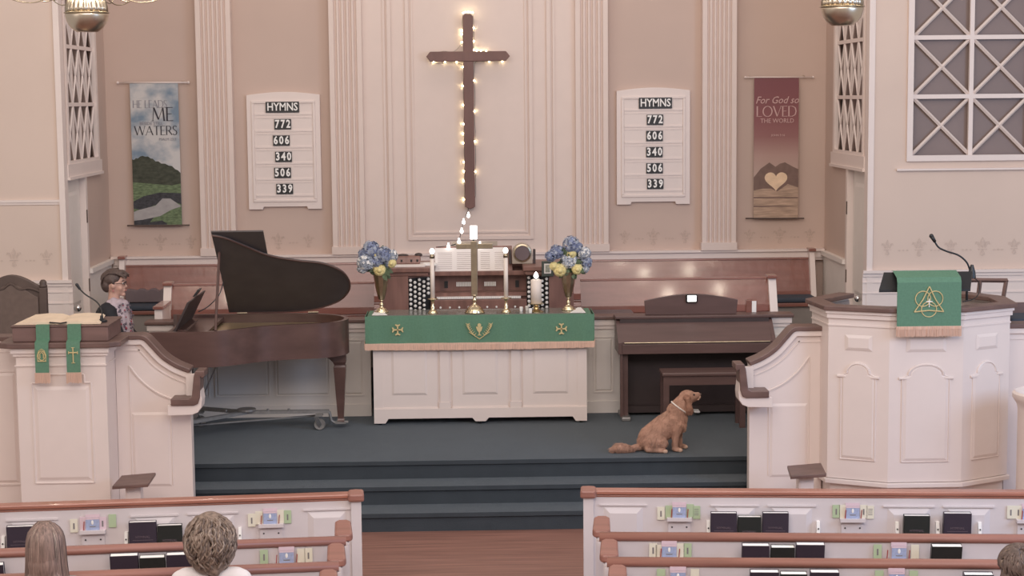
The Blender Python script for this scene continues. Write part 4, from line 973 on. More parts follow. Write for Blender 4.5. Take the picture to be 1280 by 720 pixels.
# ================================================================== DOG
T = thing('dog', 'golden red spaniel-like dog sitting on the blue carpet, looking right', 'dog', (1.65, .28, PZ))
XF = Matrix.Translation((1.65, .28, PZ))
D = [('c', (.185, 0, .30), .098, (.08, 0, .215), .115), ('c', (.08, 0, .215), .115, (-.045, 0, .12), .112), ('e', (-.07, 0, .09), (.095, .11, .085)),
     ('e', (.20, 0, .25), (.075, .085, .10)), ('c', (.185, 0, .35), .092, (.258, 0, .445), .074),
     ('e', (.282, 0, .482), (.074, .064, .066)), ('e', (.30, 0, .49), (.055, .055, .055)), ('c', (.33, 0, .485), .042, (.375, 0, .498), .029), ('c', (.325, 0, .462), .03, (.362, 0, .470), .022),
     ('c', (.185, -.065, .25), .045, (.168, -.07, .12), .032), ('c', (.168, -.07, .12), .032, (.163, -.07, .03), .027), ('e', (.185, -.07, .02), (.046, .031, .021)),
     ('c', (.20, .07, .25), .045, (.215, .075, .12), .032), ('c', (.215, .075, .12), .032, (.22, .075, .03), .026), ('e', (.25, .078, .02), (.046, .030, .021)),
     ('e', (-.02, -.075, .095), (.105, .06, .085), -.4, 'Y'), ('e', (.055, -.095, .085), (.045, .04, .05)), ('c', (-.08, -.10, .03), .028, (.03, -.11, .022), .022), ('e', (.045, -.112, .018), (.045, .028, .019)),
     ('e', (-.02, .075, .095), (.105, .06, .085), -.4, 'Y'), ('e', (.055, .095, .085), (.045, .04, .05)), ('c', (-.08, .10, .03), .028, (.03, .11, .022), .022), ('e', (.05, .112, .018), (.045, .028, .019)),
     ('c', (-.13, -.02, .045), .032, (-.24, -.06, .028), .026)]
organic('body', D, FURR, T, voxel=.0075, sm=3, xf=XF)
tf = [('c', (-.22, -.055, .03), .026, (-.29, -.07, .04), .038), ('e', (-.33, -.075, .045), (.065, .045, .042)), ('c', (-.34, -.075, .04), .035, (-.405, -.08, .032), .018)]
organic('tail_feathering', tf, FURR, T, voxel=.008, sm=2, xf=XF)
for s in (-1, 1):
    organic('ear', [('e', (.272, s*.064, .485), (.036, .014, .035)), ('c', (.278, s*.070, .465), .024, (.290, s*.074, .385), .032), ('e', (.292, s*.074, .372), (.036, .016, .038))], FURD, T, voxel=.006, sm=2, xf=XF)
    MB().ball((.338, s*.040, .510), (.009, .006, .008), 8, 6).build('eye', BLACK, T, smooth=True, xf=XF)
MB().ball((.400, 0, .507), (.010, .013, .010), 8, 6).build('nose', DARK, T, smooth=True, xf=XF)
organic('muzzle_patch', [('e', (.390, 0, .484), (.015, .024, .018)), ('e', (.376, 0, .462), (.016, .020, .010))], FURL, T, voxel=.005, sm=2, xf=XF)
for x, y in ((.195, -.07), (.26, .078), (.058, -.112), (.062, .112)):
    organic('paw', [('e', (x+.012, y+k*.016, .017), (.026, .013, .018)) for k in (-1, 0, 1)], FURL, T, voxel=.005, sm=2, xf=XF)
organic('chest_patch', [('e', (.262, 0, .27), (.022, .04, .05)), ('e', (.255, 0, .20), (.022, .03, .04))], FURL, T, voxel=.006, sm=2, xf=XF)
ring = []
for i in range(25):
    a = 2*PI*i/24; v = Vector((math.cos(a)*.092, math.sin(a)*.088, 0)); v = Matrix.Rotation(.62, 3, 'Y') @ v; ring.append(v+Vector((.217, 0, .388)))
MB().tube(ring, .007, 6).build('collar', GREYW, T, smooth=True, xf=XF)
MB().lathe([(0, 0), (.014, 0), (.014, .003), (0, .003)], (0, 0, 0), 12).build('tag', CHROME, T, xf=XF @ Matrix.Translation((.295, -.01, .335)) @ Matrix.Rotation(PI/2, 4, 'Y'))

def tufts(src, n, m, seed, L0, L1, keep, nm):
    R = random.Random(seed); me = src.data; P = list(me.polygons); mb = MB()
    for i in range(n):
        p = R.choice(P); c = Vector(p.center); nn = Vector(p.normal); w_ = keep(c, nn)
        if w_ <= 0: continue
        fl = Vector((-.35, 0, -.9)); fl = fl-nn*fl.dot(nn)
        if fl.length < .05: continue
        fl.normalize(); L = R.uniform(L0, L1)*w_; sd = nn.cross(fl)*(L*.16)
        a = c-fl*L*.2; tip = c+fl*L+nn*(L*.22)+sd*R.uniform(-1.5, 1.5)
        mb.loft([[tuple(a+sd), tuple(a-sd), tuple(a+nn*L*.12)], [tuple(tip+sd*.1), tuple(tip-sd*.1), tuple(tip+nn*.001)]])
    o = mb.build(nm, m, T, local=True); put(o, kind='stuff'); return o
bd = [c for c in T.children if c.name.startswith('body')][0]
tl = [c for c in T.children if c.name.startswith('tail')][0]
tufts(bd, 3200, FURR, 1, .012, .024, lambda c, n: 0 if (c.z < .03 or c.x > .31) else (1.5 if (c.x > .2 and c.z < .40 and n.x > .2) or (c.z < .16 and c.x < .0) else .8), 'fur_tufts')
tufts(tl, 420, FURR, 2, .02, .035, lambda c, n: 1, 'tail_tufts')
for e_ in [c for c in T.children if c.name.startswith('ear')]: tufts(e_, 200, FURD, 3, .012, .022, lambda c, n: 1, 'ear_tufts')
# ================================================================== PARAPETS
PY0, PY1 = -.55, -.44
def parapet(s):
    # s=-1 left, 1 right ; curve given for positive side
    side = 'left' if s < 0 else 'right'
    cv = [(2.355, 1.375), (2.47, 1.425), (2.58, 1.50), (2.67, 1.60), (2.73, 1.66), (2.80, 1.665)]
    cv = [(p[0], p[1]) for p in cr([(x, z, 0) for x, z in cv], 5)]
    zt = 1.665
    xo = 2.972
    outline = [(s*2.355, 0)]+[(s*x, z) for x, z in cv]+[(s*xo, zt), (s*xo, 0)]
    t = thing('chancel_parapet', 'white panelled parapet wing with brown cap sweeping down to the steps, %s side' % side, 'parapet', (s*2.65, -.5, 0), 'white chancel parapets')
    MB().prism(outline, PY0, PY1).build('wall_board', WHITE, t)
    # cap follows the curve
    top = [(s*x, z) for x, z in cv]+[(s*xo, zt)]
    def off(d): 
        out = []
        for i, (x, z) in enumerate(top):
            a = top[max(0, i-1)]; b = top[min(len(top)-1, i+1)]; tx, tz = b[0]-a[0], b[1]-a[1]; L = math.hypot(tx, tz) or 1
            nx, nz = -tz/L, tx/L
            if nz < 0: nx, nz = -nx, -nz
            out.append((x+nx*d, z+nz*d))
        return out
    def strip(d0, d1, y0, y1, m, n, bev=0):
        A, B = off(d0), off(d1); mb = MB()
        mb.loft([[(a[0], y0, a[1]), (b[0], y0, b[1]), (b[0], y1, b[1]), (a[0], y1, a[1])] for a, b in zip(A, B)])
        return mb.build(n, m, t, bevel=bev)
    strip(-.002, .038, PY0-.045, PY1+.05, CAPW, 'cap', .008)
    strip(-.045, -.0, PY0-.03, PY1+.02, WHITE, 'cap_moulding')
    strip(-.10, -.092, PY0-.008, PY1, WHITE, 'cap_bead')
    # curved panel moulding
    def ribbon(pts, r=.011): return MB().tube(cr([(s*x, PY0-.002, z) for x, z in pts], 5), r, 5).build('panel_moulding', WHITE, t)
    ribbon([(2.45, 1.13), (2.62, 1.20), (2.76, 1.31), (2.86, 1.44)])
    ribbon([(2.86, 1.42), (2.86, .9), (2.86, .42)], .006); ribbon([(2.52, 1.02), (2.52, .5), (2.52, .42)], .006)
    MB().panel(min(s*2.52, s*2.86), max(s*2.52, s*2.86), .40, 1.05, PY0, .008, .03, fr=False).build('raised_panel', WHITE, t)
    # scrolled arm at the end of the rail
    e = PY0-.02
    br = [(2.235, 1.375), (2.235, 1.42), (2.31, 1.42), (2.325, 1.37), (2.345, 1.205), (2.37, 1.19), (2.52, 1.19), (2.52, 1.13), (2.33, 1.13), (2.295, 1.145), (2.278, 1.20), (2.268, 1.37), (2.25, 1.355)]
    a = MB().prism([(s*(x-.035), z) for x, z in br], e-.20, e).build('scrolled_arm', CAPW, t, bevel=.01)
    wh = [(2.27, 1.30), (2.255, 1.17), (2.262, 1.11), (2.29, 1.07), (2.34, 1.05), (2.54, 1.045), (2.54, 1.13), (2.52, 1.135), (2.33, 1.135), (2.29, 1.16), (2.28, 1.30)]
    MB().prism([(s*(x-.025), z) for x, z in wh], e-.18, e+.01).build('arm_bracket', WHITE, t, bevel=.01)
    MB().box(min(s*2.30, s*2.38), max(s*2.30, s*2.38), e-.04, e+.0, 1.17, 1.37).build('bracket_post', WHITE, t)
    return t
def outer(s, xi):
    side = 'left' if s < 0 else 'right'; xo = 5.6; zt = 1.665
    t = thing('chancel_parapet', 'straight white parapet wall with brown cap beyond the %s' % ('lectern, at the left edge' if s < 0 else 'pulpit, at the right edge'), 'parapet', (s*(xi+xo)/2, -.5, 0), 'white chancel parapets')
    X = lambda a, b: (min(s*a, s*b), max(s*a, s*b))
    MB().box(*X(xi, xo), PY0, PY1, 0, zt).build('wall_board', WHITE, t)
    MB().box(*X(xi, xo), PY0-.045, PY1+.05, zt-.002, zt+.038).build('cap', CAPW, t, bevel=.008)
    MB().box(*X(xi, xo), PY0-.03, PY1+.02, zt-.045, zt).build('cap_moulding', WHITE, t); MB().box(*X(xi, xo), PY0-.008, PY1, zt-.1, zt-.092).build('cap_bead', WHITE, t)
    MB().panel(*X(4.72, 5.35), .45, 1.40, PY0, .012, .03).build('raised_panel', WHITE, t)
    MB().panel(*X(3.80 if s < 0 else 4.62, 4.62), .45, 1.40, PY0, .012, .03).build('raised_panel', WHITE, t) if s < 0 else None
outer(-1, 3.702); outer(1, 4.535)
parapet(-1); parapet(1)
# small pedestals before the parapets
for s, x in ((-1, -2.74), (1, 2.725)):
    t = thing('pedestal', 'small white pedestal with slanting brown top before the %s parapet' % ('left' if s < 0 else 'right'), 'pedestal', (x, -1.1, 0), 'small brown-topped pedestals')
    MB().box(x-.06, x+.06, -1.16, -1.04, .04, .56).build('post', WHITE, t); MB().box(x-.10, x+.10, -1.2, -1.0, 0, .05).build('base', WHITE, t)
    MB().box(x-.05, x+.05, -1.165, -1.155, .10, .5).build('post_panel', WHITE, t)
    MB().loft([[(x-.15, -1.26, .545), (x+.14, -1.26, .56), (x+.145, -1.26, .59), (x-.145, -1.26, .575)], [(x-.125, -.98, .575), (x+.155, -.98, .595), (x+.155, -.98, .62), (x-.125, -.98, .60)]]).build('slanted_top', CAPW, t, bevel=.006)

# ================================================================== LECTERN (left)
T = thing('lectern', 'white panelled lectern on the left with brown book-rest and green markers', 'lectern', (-3.34, -.75, 0))
LECW = mat('lectern_wood', (.19, .112, .098), .42, var=.12, scale=(2, 14, 14))
LX0, LX1, LY = -3.70, -2.975, -.92
MB().box(LX0, LX1, LY, -.36, 0, 1.60).build('body', WHITE, T)
MB().box(LX0-.02, LX1+.02, LY-.02, -.56, 1.585, 1.61).box(LX0-.035, LX1+.035, LY-.035, -.56, 1.61, 1.655).box(LX0-.01, LX1+.01, LY-.01, -.56, 1.50, 1.512).build('cornice', WHITE, T)
MB().plan([(LX0-.13, LY-.03), (LX0-.05, LY-.07), (LX1+.05, LY-.07), (LX1+.13, LY-.01), (LX1+.13, -.60), (LX1+.015, -.59), (LX1+.015, -.36), (LX0-.03, -.36), (LX0-.03, -.59), (LX0-.13, -.60)], 1.655, 1.70).build('ledge', CAPW, T, bevel=.008)
MB().box(LX0-.02, LX1+.03, LY-.005, -.4, 1.70, 1.82).build('book_rest_box', LECW, T, bevel=.008)
MB().box(LX0-.03, LX1+.04, LY-.015, -.38, 1.82, 1.836).build('rest_rim', CAPW, T, bevel=.005)
# panel with cut corners
def framepoly(mb, poly, y, r=.009):
    for a, b in zip(poly, poly[1:]+poly[:1]): mb.tube([(a[0], y, a[1]), (b[0], y, b[1])], r, 5)
P = [(-3.58, .53), (-3.10, .53), (-3.10, 1.36), (-3.155, 1.36), (-3.155, 1.43), (-3.525, 1.43), (-3.525, 1.36), (-3.58, 1.36)]
mb = MB(); framepoly(mb, P, LY); mb.build('panel_moulding', WHITE, T)
MB().panel(-3.57, -3.11, .545, 1.34, LY, .009, .035, fr=False).build('raised_panel', WHITE, T)
for x, k in ((-3.468, 0), (-3.215, 1)):
    t = thing('lectern_marker', 'narrow green lectern ribbon with %s and pink fringe, on the %s' % (('gold round emblem', 'left') if k == 0 else ('gold cross', 'right')), 'ribbon', (x, -.98, 1.84), 'green lectern ribbons')
    mb = MB(); yy = LY-.085
    path = [(-.60, 1.839), (LY-.022, 1.841), (LY-.024, 1.72), (LY-.078, 1.705), (yy, 1.65), (yy, 1.455-.006*k)]
    for a, b in zip(path, path[1:]): mb.loft([[(x-.055, a[0], a[1]), (x+.055, a[0], a[1]), (x+.055, a[0]-.004, a[1]+.002), (x-.055, a[0]-.004, a[1]+.002)], [(x-.055, b[0], b[1]), (x+.055, b[0], b[1]), (x+.055, b[0]-.004, b[1]+.002), (x-.055, b[0]-.004, b[1]+.002)]])
    mb.build('ribbon_cloth', GREEN, t)
    mb = MB()
    for i in range(26): mb.box(x-.062+i*.0048, x-.0585+i*.0048, yy-.008, yy-.001, 1.375+random.uniform(-.006, .006), 1.46)
    put(mb.build('fringe', FRING, t), kind='stuff')
    mb = MB(); y2 = yy-.008; cz = 1.60
    if k == 0:
        mb.tube([(x+.028*math.cos(a*PI/8), y2, cz+.038*math.sin(a*PI/8)) for a in range(17)], .004, 5); mb.tube([(x-.014, y2, cz-.02), (x-.014, y2, cz+.015), (x, y2, cz+.028), (x+.014, y2, cz+.015), (x+.014, y2, cz-.02)], .004, 5)
        mb.tube([(x-.035, y2, cz-.045), (x+.035, y2, cz-.045)], .004, 5)
        for q in (-1, 1): mb.tube([(x+q*.03, y2, cz-.045), (x+q*.036, y2, cz+.0), (x+q*.022, y2, cz+.04), (x, y2, cz+.055)], .003, 5)
    else:
        mb.tube([(x, y2, cz-.06), (x, y2, cz+.06)], .005, 5).tube([(x-.034, y2, cz+.022), (x+.034, y2, cz+.022)], .005, 5).tube([(x-.012, y2, cz+.062), (x+.012, y2, cz+.062)], .003, 5).tube([(x-.014, y2, cz-.062), (x+.014, y2, cz-.062)], .003, 5).tube([(x-.036, y2, cz+.01), (x-.036, y2, cz+.034)], .003, 5).tube([(x+.036, y2, cz+.01), (x+.036, y2, cz+.034)], .003, 5)
    mb.build('gold_emblem', GOLDT, t)
T = thing('open_book', 'large open cream book lying on the left lectern', 'book', (-3.35, -.7, 1.84))
for s in (-1, 1):
    q = [(-.90, 0), (-.45, 0)]
    P = [(-3.36, 1.845), (-3.36+s*.05, 1.862), (-3.36+s*.16, 1.868), (-3.36+s*.31, 1.858), (-3.36+s*.33, 1.845)]
    MB().loft([[(x+(s*.02 if i > 2 else 0), -.90, z-.006) for i, (x, z) in enumerate(P)], [(x-(s*.03 if i > 2 else 0), -.46, z+.012) for i, (x, z) in enumerate(P)]]).build('page_block', mat('old_pages', (.78, .62, .46), .7, var=.08) if 'old_pages' not in MATS else MATS['old_pages'], T)
MB().tube([(-3.42, -.91, 1.858), (-3.33, -.915, 1.85), (-3.28, -.91, 1.858)], .006, 5).build('ribbon', BLACK, T)
T = thing('gooseneck_microphone', 'slim black gooseneck microphone on the left lectern', 'microphone', (-3.02, -.7, 1.84))
MB().lathe([(0, 0), (.045, 0), (.045, .012), (.015, .02), (.012, .05), (0, .05)], (-3.03, -.75, 1.84), 14).build('base', BLACK, T)
MB().tube(cr([(-3.03, -.75, 1.86), (-3.03, -.74, 1.93), (-3.07, -.73, 2.00), (-3.16, -.72, 2.06), (-3.21, -.72, 2.11)], 6), .006, 6).build('gooseneck', BLACK, T)
MB().tube([(-3.205, -.72, 2.105), (-3.228, -.72, 2.14)], [.010, .013], 10).ball((-3.23, -.72, 2.143), .014).build('capsule', BLACK, T)

# ================================================================== PULPIT (right)
T = thing('pulpit', 'white octagonal panelled pulpit with arched panels and brown rim', 'pulpit', (3.73, -.6, 0))
path = [(3.30, .12), (2.93, -.30), (2.975, -.77), (3.43, -1.0), (4.04, -1.0), (4.50, -.75), (4.54, -.30), (4.3, .10)]
cen = Vector((3.735, -.4))
def ringp(d): 
    out = []
    for i, p in enumerate(path):
        a = Vector(path[max(0, i-1)]); b = Vector(p); c = Vector(path[min(len(path)-1, i+1)])
        n = Vector((0, 0))
        for u, v in ((a, b), (b, c)):
            if (v-u).length:
                t = (v-u).normalized(); q = Vector((t.y, -t.x))
                if q.dot(b-cen) < 0: q = -q
                n += q
        n.normalize(); out.append(b+n*d)
    return out
def band(mb, d0, d1, z0, z1):
    A, B = ringp(d0), ringp(d1)
    return mb.loft([[(a.x, a.y, z0), (b.x, b.y, z0), (b.x, b.y, z1), (a.x, a.y, z1)] for a, b in zip(A, B)])
band(MB(), 0, -.05, .45, 1.84).build('body', WHITE, T)
band(MB(), -.035, -.10, 0, .45).build('recessed_base', WHITE, T)
band(MB(), .025, -.10, .405, .445).build('base_moulding', WHITE, T, bevel=.006)
mb = MB(); band(mb, .02, -.05, 1.80, 1.84); band(mb, .035, -.04, 1.84, 1.865); band(mb, .008, -.01, 1.735, 1.747); mb.build('cornice', WHITE, T)
band(MB(), .06, -.10, 1.865, 1.905).build('rim', CAPW, T, bevel=.008)
MB().plan([(p.x, p.y) for p in ringp(-.04)], .95, .99).build('pulpit_floor', CARPET, T)
def face_panels(i):
    a, b = Vector(path[i]), Vector(path[i+1]); L = (b-a).length; ux = (b-a).normalized(); n = Vector((ux.y, -ux.x))
    if n.dot((a+b)/2-cen) < 0: n = -n
    def P3(u, z, d=0): p = a+ux*u+n*d; return (p.x, p.y, z)
    m0 = L/2; hw = L*.5-.11
    up_ = MB()
    up_.loft([[P3(m0-hw+.03, 1.535, .002), P3(m0+hw-.03, 1.535, .002), P3(m0+hw-.03, 1.665, .002), P3(m0-hw+.03, 1.665, .002)], [P3(m0-hw+.06, 1.56, .012), P3(m0+hw-.06, 1.56, .012), P3(m0+hw-.06, 1.64, .012), P3(m0-hw+.06, 1.64, .012)]])
    up_.build('upper_panel', WHITE, T)
    hw2 = hw
    pts = [(m0-hw2, .62), (m0+hw2, .62), (m0+hw2, 1.325), (m0+hw2-.05, 1.345)]+[(m0+(hw2-.05)*math.cos(t), 1.345+.085*math.sin(t)) for t in [PI*k/12 for k in range(1, 12)]]+[(m0-hw2+.05, 1.345), (m0-hw2, 1.325)]
    pin = [(m0+(u-m0)*.84, .62+.03+(z-.62)*.945) for u, z in pts]
    q = MB(); q.loft([[P3(u, z, .001) for u, z in pts], [P3(u, z, .012) for u, z in pin]]); q.build('arched_panel', WHITE, T)
    q = MB(); q.tube([P3(u, z, .004) for u, z in pts+pts[:1]], .0065, 5)
    for sg in (-1, 1): q.tube([P3(m0+sg*(hw2+.03), 1.318, .006), P3(m0+sg*(hw2-.04), 1.318, .006)], .012, 6)
    q.tube([P3(u, z, .006) for u, z in pts[3:-1]], .011, 5)
    q.build('arch_moulding', WHITE, T)
for i in (2, 3, 4): face_panels(i)
# reading desk
T = thing('reading_desk', 'black sloping reading desk on the pulpit under the green hanging', 'reading desk', (3.73, -.7, 1.9))
MB().loft([[(3.33, -1.03, 2.035), (4.08, -1.03, 2.035), (4.08, -1.03, 2.055), (3.33, -1.03, 2.055)], [(3.40, -.90, 2.165), (4.13, -.90, 2.165), (4.13, -.90, 2.185), (3.40, -.90, 2.185)]]).build('desk_top', BLACK, T)
MB().box(3.62, 3.84, -.93, -.8, .99, 2.12).build('stand', WHITE, T)
T = thing('pulpit_hanging', 'green pulpit cloth with gold triangle and circles and cream fringe', 'cloth', (3.74, -1.03, 2.1))
yy = -1.075; xa, xb = 3.468, 3.992
mb = MB(); pth = [(-.50, 2.205), (-.94, 2.075), (-.95, 2.06), (yy, 1.92), (yy, 1.70)]
pth = [(-.86, 2.19), (-.91, 2.197), (-1.05, 2.155), (yy, 2.115), (yy, 1.95), (yy-.004, 1.75)]
for a, b in zip(pth, pth[1:]): mb.loft([[(xa, a[0], a[1]), (xb, a[0], a[1]), (xb, a[0]-.006, a[1]+.002), (xa, a[0]-.006, a[1]+.002)], [(xa, b[0], b[1]), (xb, b[0], b[1]), (xb, b[0]-.006, b[1]+.002), (xa, b[0]-.006, b[1]+.002)]])
mb.build('cloth', GREEN, T)
mb = MB(); n = 110
for i in range(n):
    x = xa-.006+(xb-xa+.012)*i/n; mb.box(x, x+.0036, yy-.014+random.uniform(-.003, .003), yy-.005, 1.675+random.uniform(-.006, .006), 1.755)
mb.box(xa-.005, xb+.005, yy-.013, yy-.004, 1.735, 1.76)
put(mb.build('fringe', FRING, T), kind='stuff')
mb = MB(); y2 = yy-.011; cx, cz = 3.728, 1.955
for k in range(3):
    an = PI/2+PI+2*PI*k/3
    ox, oz = cx+.058*math.cos(an), cz+.058*math.sin(an)
    mb.tube([(ox+.062*math.cos(t*PI/12), y2, oz+.062*math.sin(t*PI/12)) for t in range(25)], .0042, 5)
tri = [(cx+.138*math.cos(PI/2+2*PI*k/3), cz+.138*math.sin(PI/2+2*PI*k/3)-.008) for k in range(3)]
for k in range(3):
    a, b = Vector(tri[k]), Vector(tri[(k+1) % 3]); m_ = (a+b)/2; m_ = m_+(Vector((cx, cz))-m_)*.14
    mb.tube([(a.x, y2-.004, a.y), (m_.x, y2-.004, m_.y), (b.x, y2-.004, b.y)], .005, 5)
mb.build('gold_trinity_emblem', GOLDT, T)
MB().tube([(cx, y2-.004, cz-.04), (cx, y2-.004, cz+.03)], .0038, 5).tube([(cx-.026, y2-.004, cz+.006), (cx+.026, y2-.004, cz+.006)], .0038, 5).build('cross_emblem', PAGES, T)
T = thing('pulpit_microphone', 'long black gooseneck microphone curving over the pulpit', 'microphone', (4.19, -.55, 1.9))
MB().tube([(4.19, -.55, 1.905), (4.19, -.55, 2.11)], .011, 8).build('stand', BLACK, T)
MB().tube(cr([(4.225, -.6, 2.12), (4.20, -.6, 2.16), (4.17, -.6, 2.23), (4.10, -.6, 2.29), (4.0, -.6, 2.325), (3.93, -.6, 2.36), (3.89, -.6, 2.42)], 6), .0075, 8).build('gooseneck', BLACK, T)
MB().tube([(3.90, -.6, 2.405), (3.868, -.6, 2.455)], [.013, .018], 10).ball((3.868, -.6, 2.455), .019).build('capsule', BLACK, T, smooth=True)
MB().lathe([(.012, .08), (.03, .02), (.036, -.03), (.03, -.035), (0, -.035)], (4.215, -.6, 2.13), 12).build('shock_mount', BLACK, T)
MB().tube(cr([(4.23, -.6, 2.10), (4.27, -.62, 2.06), (4.26, -.65, 1.97), (4.20, -.7, 1.93), (4.10, -.75, 1.915)], 6), .004, 6).build('cable', BLACK, T)
# chair back behind pulpit, and clergy bench
T = thing('slatted_stand', 'brown wooden open-framed chair back behind the pulpit on the right', 'chair', (4.62, .3, PZ))
def bar(mb, a, b, w=.02): return mb.tube([(a[0], .3, a[1]), (b[0], .3, b[1])], w, 4)
for a, b in (((4.36, 1.985), (4.80, 1.975)), ((4.36, 1.80), (4.77, 1.785)), ((4.79, 1.98), (4.76, 1.78)), ((4.555, 1.98), (4.535, 1.79)), ((4.36, 1.985), (4.33, 1.80))):
    bar(MB(), a, b).build('back_slat', CAPW, T)
for x in (4.37, 4.75): MB().box(x-.018, x+.018, .28, .32, PZ, 1.82).build('leg', CAPW, T)
T = thing('clergy_bench', 'wooden bench with blue-grey cushion right of the pulpit, behind the parapet', 'bench', (5.0, -.1, PZ))
MB().box(4.60, 5.6, -.38, .1, 1.60, 1.66).build('seat', CAPW, T, bevel=.008)
MB().box(4.62, 5.6, .08, .12, 1.60, 1.80).build('back_board', CAPW, T)
MB().box(4.63, 5.58, -.36, .06, 1.66, 1.715).build('cushion', NAVY, T, bevel=.02)
for x in (4.64, 5.54): MB().box(x-.03, x+.03, -.36, .08, PZ, 1.60).build('leg', CAPW, T)
# left clergy chair
T = thing('clergy_chair', 'tall dark carved clergy chair with arched brown back, far left', 'chair', (-4.28, 1.3, PZ))
ax0, ax1 = -4.63, -3.97
def bk(w, zt, hump):
    return [(ax0+w, 1.05), (ax1-w, 1.05), (ax1-w, zt)]+[(ax1-w-(ax1-ax0-2*w)*i/16, zt+hump*math.sin(PI*i/16)**1.3) for i in range(1, 16)]+[(ax0+w, zt)]
MB().prism(bk(.02, 1.90, .13), 1.30, 1.36).build('back_frame', DARK, T, bevel=.008)
MB().prism(bk(.08, 1.82, .12), 1.285, 1.31).build('upholstered_panel', LEATH, T, bevel=.006)
MB().tube(cr([(-4.60, 1.29, 1.86), (-4.48, 1.285, 1.905), (-4.38, 1.285, 1.90), (-4.30, 1.285, 1.95), (-4.22, 1.285, 1.90), (-4.12, 1.285, 1.905), (-4.0, 1.29, 1.86)], 5), .011, 6).build('carved_swag', DARK, T)
for x in (ax0+.035, ax1-.035):
    MB().box(x-.035, x+.035, 1.28, 1.35, PZ, 1.91).build('stile', DARK, T, bevel=.008)
    MB().lathe([(0, 0), (.035, 0), (.04, .015), (.03, .03), (.036, .045), (.02, .07), (0, .075)], (x, 1.315, 1.91), 14).build('finial', DARK, T, smooth=True)
MB().box(ax0, ax1, .85, 1.32, .92, .98).build('seat', LEATH, T, bevel=.015)
for x in (ax0+.04, ax1-.04):
    MB().box(x-.03, x+.03, .86, .92, PZ, 1.15).build('leg', DARK, T); MB().box(x-.035, x+.035, .84, 1.32, 1.15, 1.19).build('armrest', DARK, T)
# font at the right edge
T = thing('baptismal_font', 'white round-rimmed font standing at the right edge before the parapet', 'font', (4.665, -1.38, 0))
MB().lathe([(0, 0), (.31, 0), (.31, .06), (.275, .09), (.275, 1.12), (.285, 1.16), (.305, 1.19), (.32, 1.215), (.32, 1.245), (.30, 1.26), (.27, 1.245), (.22, 1.18), (0, 1.17)], (4.665, -1.38, 0), 32).build('basin_and_column', WHITE, T, smooth=True)
smooth_auto(bpy.data.objects['basin_and_column'])

# ================================================================== CHANDELIERS
def chandelier(x, label, y=-1.0):
    t = thing('chandelier', label, 'chandelier', (x, y, 4.19), 'brass ball chandeliers')
    c = (x, y, 4.19)
    MB().lathe([(0, 0), (.085, 0), (.095, .006), (.13, .035), (.158, .08), (.169, .125), (.170, .145), (0, .145)], c, 40).build('lower_bowl', BRASSC, t, smooth=True)
    MB().lathe([(.168, .143), (.178, .146), (.178, .152), (.168, .155)], c, 40).build('girdle', BRASSD, t, smooth=True)
    MB().lathe([(.168, .152), (.168, .19), (.155, .24), (.125, .29), (.08, .33), (.04, .36), (.03, .40), (0, .40)], c, 96, ribs=24, amp=-.10).build('ribbed_dome', BRASSC, t, smooth=True)
    MB().lathe([(0, .38), (.018, .38), (.018, .5), (.04, .54), (.05, .60), (.03, .66), (.016, .72), (.016, 2.1), (0, 2.1)], c, 16).build('stem', BRASS, t, smooth=True)
    for k in range(6):
        an = k*PI/3+.12; dx, dy = math.cos(an), math.sin(an)
        pts = [(.06, .46), (.16, .44), (.26, .30), (.38, .235), (.52, .24), (.66, .30), (.70, .40), (.66, .46), (.60, .42), (.62, .36)]
        MB().tube(cr([(x+dx*r, y+dy*r, 4.19+z) for r, z in pts], 5), .0045, 6).build('arm', BRASSD, t, smooth=True)
        s2 = [(.20, .34), (.26, .255), (.34, .24), (.37, .30), (.31, .32), (.28, .29)]
        MB().tube(cr([(x+dx*r, y+dy*r, 4.19+z) for r, z in s2], 5), .004, 6).build('scroll', BRASSD, t, smooth=True)
        cb = (x+dx*.70, y+dy*.70, 4.19+.44)
        MB().lathe([(0, 0), (.05, .01), (.055, .02), (.014, .02), (.014, .14), (0, .14)], cb, 14).build('candle_cup', CANDLE, t, smooth=True)
        l = bpy.data.lights.new('chandelier_lamp', 'POINT'); l.energy = 9; l.color = (1, .86, .68); l.shadow_soft_size = .05
        lo_ = bpy.data.objects.new('chandelier_lamp', l); COL.objects.link(lo_); lo_.location = (cb[0], cb[1], cb[2]+.32)
        MB().lathe([(0, .14), (.018, .16), (.026, .19), (.018, .23), (0, .26)], cb, 12).build('bulb', BULB, t, smooth=True)
BULB = mat('warm_bulb', (1, 1, 1), .4, var=0, emit=(1, .86, .68), estr=40)
chandelier(-3.01, 'brass ball chandelier with scrolled arms, upper left before the tall pilaster')
chandelier(3.01, 'brass ball chandelier with scrolled arms, upper right beside the lattice windows')
